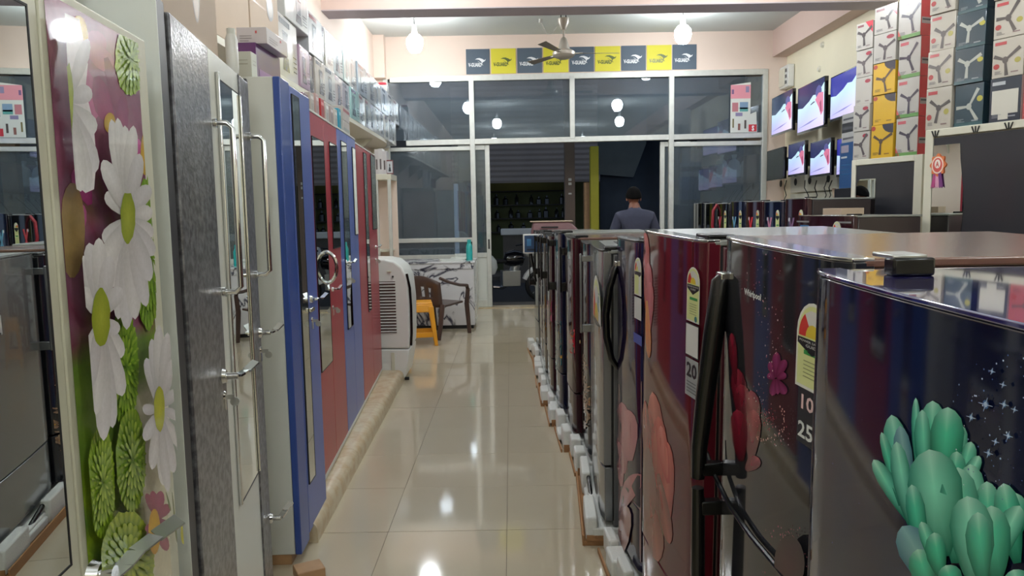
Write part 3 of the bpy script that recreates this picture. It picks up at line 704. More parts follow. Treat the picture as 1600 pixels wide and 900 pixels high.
# carton on the grey wardrobe
cz = ztg
ct_ = thing('open_carton', 'wide pale printed carton on the dark grey wardrobe', 'box', (loc[0], loc[1], cz), rz)
obj('box', MB().box(.0, gu(362)[0] + .12, .02, .4, 0, .42), M['carton_pale'], ct_, bev=.004)
m_ = MB()
for u, w_, h_ in ((.12, .12, .16), (.36, .05, .2), (.55, .1, .26)):
    ell(m_, u, .2, w_ / 2, h_ / 2, '9a8f84', .0195); ell(m_, u, .2, w_ / 2 - .01, h_ / 2 - .012, 'b9a58e', .0192)
obj('box_print', m_, M['print'], ct_, decal=True)
jar = thing('clear_canister', 'translucent pale canister at the far end of the pale carton', 'canister', (aY(362, 75, 2.78).x, 2.78, ztg))
obj('body', MB().lathe((0, 0, 0), [(0, 0), (.02, 0), (.022, .02), (.022, .12), (.016, .14)], 16), M['white_plastic'], jar, smooth=True)
obj('cap', MB().cyl((0, 0, .14), (0, 0, .16), .015), M['white_metal'], jar, smooth=True)

# ---- blue wardrobe with white side
A = hor(447, 3.2); B = hor(491, 3.74); ztb = aY(440, 119, 3.2).z
loc, rz, L = frame(A, B)
loc = back(loc, rz, .03)
bw = thing('wardrobe', 'narrow blue wardrobe with a plain white side panel', 'wardrobe', loc, rz, 'wardrobes')
zb0 = aX(470, 872, loc[0]).z; zb0 = max(.05, zb0)
obj('body', MB().box(.0, L, .0, .5, zb0, ztb), M['white_metal'], bw, bev=.004)
obj('base', MB().box(.01, L - .01, .02, .48, 0, zb0), M['wood_edge'], bw)
def bu(px, py=332, y=-.03): return lpx(bw, px, py, y)
sf = obj('side_frame', MB().box(-.004, bu(461)[0] - .004, -.03, -.0, zb0, ztb), M['blue_metal'], bw, bev=.005)
dd = obj('door', MB().box(bu(461)[0], L - .002, -.03, -.0, zb0 + .03, ztb - .01), M['blue_door'], bw, bev=.004)
mirror_strip(dd, bu(463)[0], bu(473)[0], bu(483, 755)[1], bu(450, 145)[1], y=-.035)
lever(dd, bu(479)[0], bu(484, 468)[1], 1, -.03, .8); escutcheon(dd, bu(480)[0], bu(487, 500)[1], -.03)
lk = obj('padlock_hasp', MB().box(bu(476)[0] - .03, bu(476)[0] + .04, -.05, -.03, bu(480, 472)[1] - .05, bu(480, 472)[1] - .03), M['chrome'], dd, bev=.003)

# ---- red, blue, red row
PA = Vector((-1.04, 3.87, 0)); PB = Vector((-1.222, 6.78, 0)); dr = (PB - PA)
ztr = 2.13
def rowpt(D): return PA + dr * ((D - PA.y) / dr.y)
specs = [(3.87, 4.76, 'red_door', 'red wardrobe with two mirror strips standing next to the blue one with the white side', 2.13),
         (4.765, 5.57, 'blue_door', 'blue wardrobe between the two red wardrobes', 2.135),
         (5.575, 6.78, 'red_door', 'far red wardrobe with grey mirrors beside the white air cooler', 2.11)]
strips = [[((491, 509), 215, 575), ((518, 532), 224, 385)], [((536, 544), 222, 515), ((553, 562), 232, 365)], [((570, 577.5), 240, 486), ((581, 589), 243, 357)]]
hands = [[(505, 425), (520, 452)], [(545, 410), None], [None, (587, 386)]]
for (d0, d1, mm, lb, zt__), st_, hh in zip(specs, strips, hands):
    loc, rz, L = frame(rowpt(d0), rowpt(d1), .12)
    loc = back(loc, rz, .026); t = thing('wardrobe', lb, 'wardrobe', loc, rz, 'wardrobes'); zt__ -= .12
    obj('body', MB().box(0, L, .0, .48, 0, zt__), M['white_metal'], t, bev=.003)
    obj('top_rim', MB().box(0, L, -.028, 0, zt__ - .012, zt__), M['white_metal'], t, bev=.002); obj('bottom_rim', MB().box(0, L, -.026, 0, 0, .025), M['white_metal'], t, bev=.002)
    for i in range(2):
        u0, u1 = (.004, L / 2 - .002) if i == 0 else (L / 2 + .002, L - .004)
        d = obj('door', MB().box(u0, u1, -.026, 0, .028, zt__ - .014), M[mm], t, bev=.003)
        (pa, pb_), ya, yb_ = st_[i]
        ua, ub = lpx(t, pa, 300, -.03)[0], lpx(t, pb_, 300, -.03)[0]; ua = max(ua, u0 + .03); ub = min(ub, u1 - .03)
        if ub < ua + .08: ub = ua + .1
        
        za, zb_ = lpx(t, pa, ya, -.03)[1], lpx(t, pb_, yb_, -.03)[1]
        mirror_strip(d, ua, ub, zb_, za, y=-.031)
        if hh[i]:
            if mm == 'red_door' and i == 0:
                u_ = ub - .06; z_ = lpx(t, 512, 425, -.05)[1]
                for s in (0,):
                    obj('bow_handle', MB().tube([(u_, -.026 - .06 * math.sin(a), z_ + .02 + .09 * math.cos(a)) for a in [PI * i / 12 for i in range(13)]], .01, 8), M['chrome'], d, smooth=True)
            else:
                u_, z_ = lpx(t, hh[i][0], hh[i][1], -.03); u_ = min(max(u_, u0 + .06), u1 - .05)
                lever(d, u_, z_, 1, -.026, .6); escutcheon(d, u_, z_ - .11, -.026)
# ---- half round stone kerb in front of the row: three lengths
ka = aZ(497, 848, 0); kb = aZ(632, 594, 0); kd = kb - ka
kt = thing('stone_kerb', 'half round cream stone kerb along the foot of the red and blue wardrobes', 'kerb', (ka.x, ka.y, 0), math.atan2(kd.y, kd.x))
kl = kd.length; cuts = [0, .315, .64, 1.0]
for i in range(3):
    x0, x1 = kl * cuts[i] + .002, kl * cuts[i + 1] - .002
    prof = [(0, 0), (.0, .055)] + [(.06 - .06 * math.cos(a), .055 + .055 * math.sin(a)) for a in [R(q) for q in range(15, 91, 15)]] + [(.22, .11), (.22, 0)]
    obj('kerb_stone', MB().prism([(x0, y, z) for y, z in prof], (x1 - x0, 0, 0)), M['stone'], kt, smooth=True)
obj('plinth', MB().box(.75, kl, .22, .7, 0, .115), M['stone'], kt)
wb = obj('wood_block', MB().box(-.06, .06, -.05, .05, 0, .045), M['wood_edge'], bev=.004); wb.location = aZ(483, 893, .02) * 1; wb.location.z = 0; wb.rotation_euler = (0, 0, .5)
tag(wb, 'rough wooden block on the floor at the foot of the blue wardrobe', 'block')

# ---- boxes standing on the wardrobes
def small_box(px0, px1, py0, py1, Y, dep, col, lab, stripes=None, name='small_box', grp='small boxes on the wardrobes', zb_=None):
    a = aY(px0, py1, Y); b = aY(px1, py0, Y); z0 = a.z if zb_ is None else zb_
    t = thing(name, lab, 'box', (a.x, Y, z0), 0, grp)
    w_, h_ = b.x - a.x, b.z - z0
    k = 'box_' + col
    if k not in M: mk(k, col, .3, coat=.5, var=.06)
    obj('box', MB().box(0, w_, 0, dep, 0, h_), M[k], t, bev=.002)
    if stripes:
        m_ = MB()
        for (u0, z0_, u1, z1_, c) in stripes:
            rect(m_, w_ * u0, h_ * z0_, w_ * u1, h_ * z1_, c, -.0012)
            dy = dep
            m_.add([(w_ + .0012, dy * u0, h_ * z0_), (w_ + .0012, dy * u1, h_ * z0_), (w_ + .0012, dy * u1, h_ * z1_), (w_ + .0012, dy * u0, h_ * z1_)], [(0, 1, 2, 3)], c)
        obj('box_print', m_, M['print'], t, decal=True)
    return t
zw = ztb
small_box(372, 399, 66, 118, 3.3, .34, '5e2a6a', 'purple box under the white box on the blue wardrobe', [(.1, .1, .9, .35, '8a5a90')], zb_=zw)
small_box(366, 392, 80, 118, 3.215 , .07, 'c4c6ba', 'small pale box in front of the purple box', [(.2, .5, .8, .54, 'a0a090'), (.2, .65, .8, .68, 'a0a090')], zb_=zw)
zpur = aY(372, 66, 3.3).z
small_box(370, 416, 42, 66, 3.33, .3, 'cdc6c8', 'long white box with red dots on top of the purple box', [(.62, .62, .68, .78, 'cc5a5a'), (.1, .3, .5, .36, '9a9494'), (.1, .45, .5, .5, '9a9494'), (.1, .15, .4, .2, '9a9494')], zb_=zpur)
xs0 = 4.12
items = [(.12, .16, .15, '6d4a62', 'dark mauve open box, first on the red wardrobe'), (.1, .2, .2, 'c8bfb8', 'pale wrapped box beside the dark mauve box'), (.09, .12, .23, 'c9a9a6', 'cream and pink box left of the red box'),
         (.1, .14, .22, 'c63a3c', 'bright red box on the red wardrobe'), (.1, .14, .22, 'd2cfcc', 'white box right of the bright red box'), (.1, .14, .21, 'b9aaa9', 'greyish pink wrapped box on the red wardrobe'), (.1, .16, .22, 'cfcac4', 'cream box left of the cyan box'),
         (.09, .15, .26, '1f9fc0', 'cyan box standing on the blue wardrobe'), (.11, .16, .25, 'ccd2cc', 'pale green white box right of the cyan box')]
D = 4.0
for w_, dep, h_, col, lab_ in items:
    Dn = D + w_; h_ *= .62; pA = rowpt(D) ; t = thing('small_box', lab_, 'box', (pA.x - .04, pA.y, 2.13 if D < 4.76 else 2.135), PI / 2 + .045, 'small boxes on the wardrobes')
    k = 'box_' + col
    if k not in M: mk(k, col, .3, coat=.5, var=.06)
    obj('box', MB().box(.004, w_ - .004, .0, dep, 0, h_), M[k], t, bev=.002)
    m_ = MB(); rect(m_, w_ * .2, h_ * .2, w_ * .8, h_ * .55, mixc(col, '505050', .35), -.001); rect(m_, w_ * .15, h_ * .72, w_ * .85, h_ * .86, mixc(col, 'ffffff', .5), -.001)
    obj('box_print', m_, M['print'], t, decal=True)
    D = Dn + .058
for i in range(4):
    pA = rowpt(5.25 + (i % 2) * .14); z_ = 2.135 + (i // 2) * .1
    t = thing('flat_box', ['pale flat box, lower near one at the end of the blue wardrobe top', 'pale flat box, lower far one at the end of the blue wardrobe top', 'red edged flat box, upper near one at the end of the blue wardrobe top', 'red edged flat box, upper far one at the end of the blue wardrobe top'][i], 'box', (pA.x - .03, pA.y, z_), PI / 2 + .045, 'flat boxes on the blue wardrobe')
    obj('box', MB().box(0, .125, 0, .16, 0, .097), M['box_c8bfb8'], t, bev=.002)
    m_ = MB(); rect(m_, 0, .06 if i > 1 else .03, .125, .08 if i > 1 else .05, '9a4a50' if i > 1 else '8a8f8c', -.001); obj('box_print', m_, M['print'], t, decal=True)

# ---- long wall shelf with wrapped appliance boxes
SZ = 2.63; XS0, XS1 = -1.69, -1.765
def sx(D): return XS0 + (XS1 - XS0) * (D - 4) / 8
ws = thing('wall_shelf', 'long cream shelf on the left wall under two rows of wrapped boxes', 'shelf', (XL, 3.2, SZ - .05))
n = 24; vs_ = []
for i in range(n + 1):
    y = 3.2 + (WY - .15 - 3.2) * i / n
    xe = sx(y) - (0 if i < n - 4 else .34 * ((i - (n - 4)) / 4) ** 2)
    vs_ += [(XL, y, SZ - .045), (xe, y, SZ - .045), (xe, y, SZ), (XL, y, SZ)]
for v in range(len(vs_)): vs_[v] = (vs_[v][0] - XL, vs_[v][1] - 3.2, vs_[v][2] - (SZ - .05))
obj('board', MB().add(vs_, [(a * 4 + k, a * 4 + (k + 1) % 4, (a + 1) * 4 + (k + 1) % 4, (a + 1) * 4 + k) for a in range(n) for k in range(4)] + [(0, 1, 2, 3), (n * 4 + 3, n * 4 + 2, n * 4 + 1, n * 4)]), M['cream_metal'], ws)
for i in range(6): obj('bracket', MB().prism([(0, 1.0 + i * 1.45, .0), (.3, 1.0 + i * 1.45, .0), (0, 1.0 + i * 1.45, -.25)], (0, .02, 0)), M['cream_metal'], ws)
def dpx(px, z):
    """distance along the shelf front at which a pixel column meets it"""
    D = 6.0
    for _ in range(12):
        zc_ = D * cP - (z - H) * sP; X = (px - 800) / F * zc_
        # want X == sx(D)
        D *= sx(D) / X
    return D
low = [443, 474, 490, 498, 513, 528, 541, 553, 565, 575, 583, 591, 598, 605, 611, 617, 623]
upp = [453, 488, 510, 515, 528, 542, 551, 564, 578, 590, 601, 611, 620, 628]
cl = ['c3c0bb', 'a88aa0', '5a5563', 'b4aca2', 'b9b9b8', 'b7aaa6', 'a9a3a8', '8eb3b0', 'b9bcb8', 'b2b4b0', 'aeb2b4', 'b8b8b6', 'b0b0b0', 'b7b7b2', 'adb0b2', 'b4b4b0']
cu_ = ['c9cac8', 'b6b9ba', '55555a', 'bdbcb4', 'a3aeb0', '9fb3b2', 'b6b4b0', '9aa7b2', 'b2b7ba', 'b8b8b4', 'a8b0b8', 'b6b6b4', 'bcbcb8']
nameL = ['first', 'second', 'third', 'fourth', 'fifth', 'sixth', 'seventh', 'eighth', 'ninth', 'tenth', 'eleventh', 'twelfth', 'thirteenth', 'fourteenth', 'fifteenth', 'sixteenth']
def app_box(D0, D1, z0, h, col, lab, seed, grp):
    r = random.Random(seed); pA, pB = (sx(D0), D0), (sx(D1), D1)
    loc, rz, L = frame(pA, pB, z0); t = thing('appliance_box', lab, 'box', loc, rz, grp)
    k = 'wrapped_' + col
    if k not in M: mk(k, col, .3, coat=1, bump=.5, bscale=7, stretch=(1, 1, .35), crough=.08, var=.06)
    jit = r.uniform(-.02, .02); L -= .008; dep = .34
    o = obj('box', MB().box(0, L, jit * .4, dep, 0, h - .004), M[k], t, bev=.006); o.rotation_euler = (0, 0, r.uniform(-.02, .02))
    m_ = MB(); y = jit * .4 - .0015
    dk = mixc(col, '3c3c4c', .6)
    rect(m_, L * .08, h * .84, L * .6, h * .93, mixc(col, r.choice(['b05058', '404a60', '6a4a80']), .6), y)
    # appliance picture: jar on a motor base
    cx = L * r.uniform(.35, .6); wq = min(L * .22, .09)
    dec(m_, [(cx - wq, h * .12), (cx + wq, h * .12), (cx + wq * .7, h * .34), (cx - wq * .7, h * .34)], dk, y)
    dec(m_, [(cx - wq * .6, h * .36), (cx + wq * .6, h * .36), (cx + wq * .8, h * .7), (cx - wq * .8, h * .7)], mixc(col, '6a7888', .5), y)
    rect(m_, cx - wq * .8, h * .7, cx + wq * .8, h * .75, dk, y)
    for j in range(4): rect(m_, L * .74, h * (.18 + j * .08), L * .93, h * (.2 + j * .08), dk, y)
    obj('box_print', m_, M['wrap_print'], t, decal=True).rotation_euler = o.rotation_euler
    return t
hl = .345
for i in range(len(low) - 1):
    D0, D1 = dpx(low[i], SZ + .15), dpx(low[i + 1], SZ + .15)
    app_box(D0, D1, SZ, .47 if i == 0 else hl, cl[i], 'wrapped %s appliance box, %s in the lower shelf row from the cartons' % (('large white', 'pink', 'dark edged')[i] if i < 3 else ('teal' if i == 7 else 'pale grey'), nameL[i]), i, 'wrapped boxes in the lower shelf row')
for i in range(len(upp) - 1):
    D0, D1 = dpx(upp[i], SZ + hl + .15), dpx(upp[i + 1], SZ + hl + .15)
    z0 = SZ + hl if D0 > dpx(474, SZ + .15) - .01 else SZ + .47
    if i == 0: D1 = min(D1, dpx(488, SZ + .5))
    app_box(D0, D1, z0, .36 if i else .3, cu_[i], 'wrapped %s appliance box, %s in the upper shelf row from the cartons' % ('dark edged' if i == 2 else ('blue grey' if i in (4, 5, 7, 10) else 'silvery white'), nameL[i]), 50 + i, 'wrapped boxes in the upper shelf row')
rc = thing('red_tipped_packet', 'wrapped packet with a red top at the far end of the upper shelf row', 'packet', (sx(10.9) - .05, 11.0, SZ + hl + .36))
obj('packet', MB().box(-.1, .05, -.08, .08, 0, .1), M['wrapped_b6b4b0'], rc, bev=.01); obj('red_top', MB().box(-.08, .03, -.06, .06, .1, .14), M['red_door'], rc, bev=.01)
# big brown cartons nearer on the shelf
for i, (p0, p1) in enumerate(((330, 397), (398, 443))):
    D0, D1 = dpx(p0, SZ + .3), dpx(p1, SZ + .3)
    loc, rz, L = frame((sx(D0), D0), (sx(D1), D1), SZ)
    t = thing('brown_carton', ['tall plain brown carton at the near end of the wall shelf', 'brown carton with an oval mark next to the first wrapped box'][i], 'box', loc, rz, 'brown cartons on the wall shelf')
    obj('box', MB().box(0, L - .01, 0, .38, 0, .78), M['carton_pale'], t, bev=.005)
    m_ = MB(); ell(m_, L * .68, .42, L * .12, .085, '8f8f8c', -.0015); ell(m_, L * .68, .42, L * .08, .06, 'a9a49a', -.002); rect(m_, 0, .38, L - .01, .39, 'b09274', -.0012)
    obj('box_print', m_, M['print'], t, decal=True)
    obj('tape', MB().box(L * .46, L * .54, -.001, .39, .7, .781), M['wood_edge'], t)

# ================================================================== COOLER, STOOL, CHAIR, DESK
cY = 6.86
co = thing('air_cooler', 'white air cooler with a louvred side at the end of the wardrobes', 'air cooler', (aY(590, 500, cY).x, cY, 0))
def cp(px, py): p = aY(px, py, cY); return (p.x - co.location.x, 0, max(p.z, .03))
outl = [(545, 405), (600, 405), (615, 408), (628, 418), (636, 435), (640, 470), (641, 520), (640, 545), (545, 545)]
obj('housing', MB().prism([cp(*p) for p in outl], (0, .5, 0)), M['white_plastic'], co, smooth=False, bev=.02, segs=3)
tank = [(545, 546), (640, 546), (636, 575), (633, 596), (626, 596), (620, 588), (560, 588), (555, 596), (545, 596)]
tk = obj('tank', MB().prism([cp(*p) for p in tank], (0, .5, 0)), M['white_plastic'], co, bev=.012)
a = cp(611, 551); b = cp(618, 590); obj('tank_recess', MB().box(a[0], b[0], -.012, .0, b[2], a[2]), M['ivory'], tk, bev=.004)
a = cp(596, 440); b = cp(620, 520)
gr = obj('grille', MB().box(a[0] - .06, b[0], -.004, .003, b[2], a[2]), mk('grille_dark', '5c4a45', .7, var=.2, scale=30), co)
k = 17
for i in range(k):
    z = b[2] + (a[2] - b[2]) * (i + .5) / k
    obj('slat', MB().hexa([(a[0] - .06, -.016, z - .004), (b[0], -.016, z - .004), (b[0], -.004, z), (a[0] - .06, -.004, z), (a[0] - .06, -.016, z + .002), (b[0], -.016, z + .002), (b[0], -.004, z + .006), (a[0] - .06, -.004, z + .006)]), M['white_plastic'], gr)
dkb = obj('trim_strip', MB().tube([tuple(Vector(cp(px, py)) + Vector((.006, .012, 0))) for px, py in ((634, 428), (639, 450), (641, 480), (642, 520), (641, 540))], .012, 8), M['black_plastic'], co, smooth=True)
q = cp(614, 432); obj('screw_cap', MB().lathe(q, [(0, -.024), (.008, -.024), (.008, -.0)], 10, axis='y'), M['black_matte'], co)
q = cp(608, 425); obj('latch', MB().box(q[0] - .02, q[0] + .02, -.024, 0, q[2], q[2] + .01), M['ivory'], co)
for x in (.0, .25): obj('castor', MB().cyl((x - .02, .06, .015), (x + .02, .06, .015), .015), M['rubber'], co)

# stool
p = aZ(655, 540, 0)
so = thing('plastic_stool', 'orange yellow plastic stool behind the air cooler', 'stool', (p.x, p.y + .14, 0), .15)
sh_ = .52
obj('seat', MB().box(-.15, .15, -.15, .15, sh_ - .03, sh_), M['orange_plastic'], so, bev=.02, segs=3)
obj('apron', MB().hexa([(-.165, -.165, sh_ - .12), (.165, -.165, sh_ - .12), (.165, .165, sh_ - .12), (-.165, .165, sh_ - .12), (-.15, -.15, sh_ - .02), (.15, -.15, sh_ - .02), (.15, .15, sh_ - .02), (-.15, .15, sh_ - .02)]), M['orange_plastic'], so, bev=.012)
for sx_ in (-1, 1):
    for sy in (-1, 1):
        b0 = Vector((sx_ * .185, sy * .185, 0)); t0 = Vector((sx_ * .13, sy * .13, sh_ - .05))
        obj('leg', MB().hexa([b0 + Vector(q) for q in ((-.02, -.02, 0), (.02, -.02, 0), (.02, .02, 0), (-.02, .02, 0))] + [t0 + Vector(q) for q in ((-.032, -.032, 0), (.032, -.032, 0), (.032, .032, 0), (-.032, .032, 0))]), M['orange_plastic'], so, bev=.006)
for sy in (-1, 1): obj('brace', MB().box(-.16, .16, sy * .17 - .008, sy * .17 + .008, .1, .16), M['orange_plastic'], so, bev=.004); obj('brace', MB().box(sy * .17 - .008, sy * .17 + .008, -.16, .16, .1, .16), M['orange_plastic'], so, bev=.004)

# chair
p = aZ(692, 520, 0)
ch = thing('plastic_armchair', 'dark brown plastic armchair drawn up to the marble desk', 'chair', (p.x - .05, p.y - .17, 0), R(-32))
# local: faces +y
obj('seat', MB().hexa([(-.23, -.2, .39), (.23, -.2, .39), (.25, .24, .41), (-.25, .24, .41), (-.23, -.2, .42), (.23, -.2, .42), (.25, .24, .44), (-.25, .24, .44)]), M['brown_plastic'], ch, bev=.012)
vs_ = []; nb_ = 14
for j in range(7):
    zz = j / 6
    for i in range(nb_ + 1):
        a = PI * (i / nb_) ; s = math.cos(a)
        hh = .80 - .02 * s * s * 4 if True else 0
        z = .40 + (hh - .40) * zz
        vs_.append((-.25 * s * (1 + .08 * zz), -.2 - .09 * math.sin(a) * (1) - .07 * zz, z))
bk_ = obj('backrest', MB().add(vs_, [(j * (nb_ + 1) + i, j * (nb_ + 1) + i + 1, (j + 1) * (nb_ + 1) + i + 1, (j + 1) * (nb_ + 1) + i) for j in range(6) for i in range(nb_) if not (2 <= j <= 3 and i in (4, 7, 9))]), M['brown_plastic'], ch, smooth=True)
q = bk_.modifiers.new('thickness', 'SOLIDIFY'); q.thickness = .018
for s in (-1, 1):
    obj('arm', MB().tube([(s * .26, -.26, .77), (s * .3, -.12, .71), (s * .31, .08, .66), (s * .3, .25, .64), (s * .29, .29, .58)], [.028, .028, .03, .03, .024], 8, flat=.7), M['brown_plastic'], ch, smooth=True)
    obj('leg', MB().tube([(s * .29, .29, .6), (s * .28, .27, .4), (s * .28, .32, 0)], [.026, .032, .026], 8), M['brown_plastic'], ch, smooth=True)
    obj('leg', MB().tube([(s * .24, -.2, .43), (s * .26, -.27, .2), (s * .27, -.33, 0)], [.034, .03, .026], 8), M['brown_plastic'], ch, smooth=True)
# marble clad desk
dY = 10.0
dx0, dx1 = XL + .06, aY(741, 450, dY).x; dz = aY(690, 409, dY).z
de = thing('marble_desk', 'counter desk clad in white marble with dark veins', 'desk', ((dx0 + dx1) / 2, dY, 0))
hw = (dx1 - dx0) / 2
obj('plinth', MB().box(-hw + .02, hw - .02, .02, .68, 0, .05), M['black_matte'], de)
obj('front_panel', MB().box(-hw, hw, 0, .02, .05, dz - .1), M['marble'], de, bev=.002); obj('side_panel', MB().box(hw - .02, hw, .021, .7, .05, dz - .1), M['marble'], de); obj('side_panel', MB().box(-hw, -hw + .02, .021, .7, .05, dz - .1), M['marble'], de)
obj('top_band', MB().box(-hw, hw, -.012, .7, dz - .1, dz - .025), M['marble'], de, bev=.002)
obj('desktop', MB().box(-hw - .01, hw + .015, -.025, .72, dz - .025, dz), M['marble'], de, bev=.004)
pb_ = aY(733.5, 407, 10.25)
bt = thing('water_bottle', 'turquoise water bottle on the marble desk', 'bottle', (pb_.x, 10.25, dz))
obj('body', MB().lathe((0, 0, 0), [(0, 0), (.042, 0), (.044, .02), (.044, .19), (.03, .23), (.024, .24)], 18), M['teal_plastic'], bt, smooth=True)
obj('cap', MB().cyl((0, 0, .24), (0, 0, .285), .028, .026), M['teal_plastic'], bt, smooth=True)
for i, (px, ly_, w_, d_, rz_, lab_) in enumerate([(704, 10.15, .3, .2, .3, 'sheaf of papers lying lowest on the desk'), (716, 10.3, .24, .17, -.2, 'open notebook on the desk beside the bottle'), (722, 10.42, .2, .16, .1, 'stack of papers behind the turquoise bottle')]):
    o = thing('papers', lab_, 'papers', (aY(px, 400, ly_).x, ly_, dz), rz_)
    h_ = (.008, .02, .06)[i]
    obj('sheets', MB().box(-w_ / 2, w_ / 2, -d_ / 2, d_ / 2, 0, h_), M['paper'], o, bev=.001)
    obj('top_sheet', MB().hexa([(-w_ * .4, -d_ * .5, h_ + .001), (w_ * .55, -d_ * .4, h_ + .001), (w_ * .45, d_ * .5, h_ + .001), (-w_ * .5, d_ * .4, h_ + .001), (-w_ * .4, -d_ * .5, h_ + .003), (w_ * .55, -d_ * .4, h_ + .003), (w_ * .45, d_ * .5, h_ + .02), (-w_ * .5, d_ * .4, h_ + .02)]), M['white_metal'], o)
# aluminium corner cabinet
kY = 9.35; kx = aY(612, 300, kY).x; kz = aY(600, 272, kY).z
kc = thing('display_cabinet', 'aluminium framed corner cabinet with peach inside beyond the red wardrobe', 'cabinet', (XL + .02, kY, 0))
kw = kx - XL - .02
obj('side_panel', MB().box(0, .02, 0, .45, .0, kz), M['cream_metal'], kc)
obj('back_panel', MB().box(.02, kw, .43, .45, .0, kz - .05), M['peach'], kc)
obj('top', MB().box(0, kw, -.01, .47, kz - .07, kz), M['cream_metal'], kc, bev=.003)
obj('base', MB().box(.02, kw, 0, .43, 0, .08), M['cream_metal'], kc)
for x in (kw - .05, .4 if kw > .4 else .1): obj('post', MB().box(x, x + .04, -.015, .03, 0, kz - .07), M['alu'], kc, bev=.004)
for z in (.6, 1.1): obj('shelf', MB().box(.02, kw - .05, .03, .43, z, z + .02), M['cream_metal'], kc)
for i, (p0, p1, y0, c, lab_) in enumerate([(586, 591, 233, 'c9c4c4', 'white box, leftmost on the corner cabinet'), (592, 597, 232, 'cfcccc', 'white box, second on the corner cabinet'), (598, 603.5, 236, 'cac6c8', 'white box, third on the corner cabinet')]):
    small_box(p0, p1, y0, 270, kY + .1, .2, c, lab_, [(.3, .2, .7, .6, '6a6060')], grp='boxes on the corner cabinet', zb_=kz)
fr = thing('picture_frame', 'small picture frame with a dark figure on the corner cabinet', 'picture', (aY(609, 262, kY + .1).x, kY + .1, kz))
w_ = aY(615, 262, kY).x - aY(604, 262, kY).x; h_ = aY(600, 249, kY).z - kz
obj('frame', MB().box(-w_ / 2, w_ / 2, 0, .015, 0, h_), mk('frame_red', '7a4a4a', .4), fr, bev=.003)
m_ = MB(); rect(m_, -w_ * .4, h_ * .1, w_ * .4, h_ * .9, 'c8ccd0', -.001); dec(m_, [(-w_ * .2, h_ * .2), (w_ * .2, h_ * .2), (w_ * .1, h_ * .5), (-w_ * .1, h_ * .5)], '3a4048', -.002); ell(m_, 0, h_ * .62, w_ * .08, h_ * .12, '4a4040', -.002)
obj('picture', m_, M['print'], fr, decal=True)
# ================================================================== REFRIGERATORS
def energy_label(t, u0, u1, z0, z1, y, words=True):
    """star rating label: arched top, dial, black banner, pale green table"""
    w_ = u1 - u0; h_ = z1 - z0; m_ = MB(); r = w_ / 2
    def arch(g, c, yy):
        pts = [(u0 + g, z0 + g), (u1 - g, z0 + g), (u1 - g, z1 - r)] + [(u0 + r + (r - g) * math.cos(a), z1 - r + (r - g) * math.sin(a)) for a in [PI * i / 10 for i in range(1, 10)]] + [(u0 + g, z1 - r)]
        dec(m_, pts, c, yy)
    arch(0, 'e6e8df', y); arch(w_ * .05, 'dfe6a0', y - .0002)
    cz = z1 - r * 1.1
    def fanp(a0, a1, c): dec(m_, [(u0 + r, cz)] + [(u0 + r + r * .86 * math.cos(a), cz + r * .86 * math.sin(a)) for a in [a0 + (a1 - a0) * i / 5 for i in range(6)]], c, y - .0004)
    fanp(R(125), R(180), 'd8392f'); fanp(R(0), R(125), 'dcdcd6'); dec(m_, [(u0 + r + r * .42 * math.cos(a), cz + r * .42 * math.sin(a)) for a in [PI * i / 8 for i in range(9)]], 'e2c93a', y - .0006)
    dec(m_, [(u0 + w_ * .04, cz - h_ * .02), (u1 - w_ * .04, cz - h_ * .02), (u1 - w_ * .04, cz - h_ * .09), (u0 + r, cz - h_ * .2), (u0 + w_ * .04, cz - h_ * .09)], '15171a', y - .0004)
    if words:
        text(m_, 'POWER SAVINGS', u0 + w_ * .1, cz - h_ * .065, u1 - w_ * .1, cz - h_ * .04, 'f0f0ee', y - .0006)
        text(m_, 'GUIDE', u0 + w_ * .3, cz - h_ * .115, u1 - w_ * .3, cz - h_ * .085, 'f0f0ee', y - .0006)
    rect(m_, u0 + w_ * .25, z0 + h_ * .4, u1 - w_ * .15, z0 + h_ * .45, '3a9a4a', y - .0004)
    for k in range(5): rect(m_, u0 + w_ * .25, z0 + h_ * (.14 + k * .045), u1 - w_ * .2, z0 + h_ * (.15 + k * .045), '8f9a68', y - .0004)
    ell(m_, u1 - w_ * .25, z0 + h_ * .07, w_ * .1, w_ * .1, '3a8a8a', y - .0004)
    return obj('energy_label', m_, M['print'], t, decal=True)
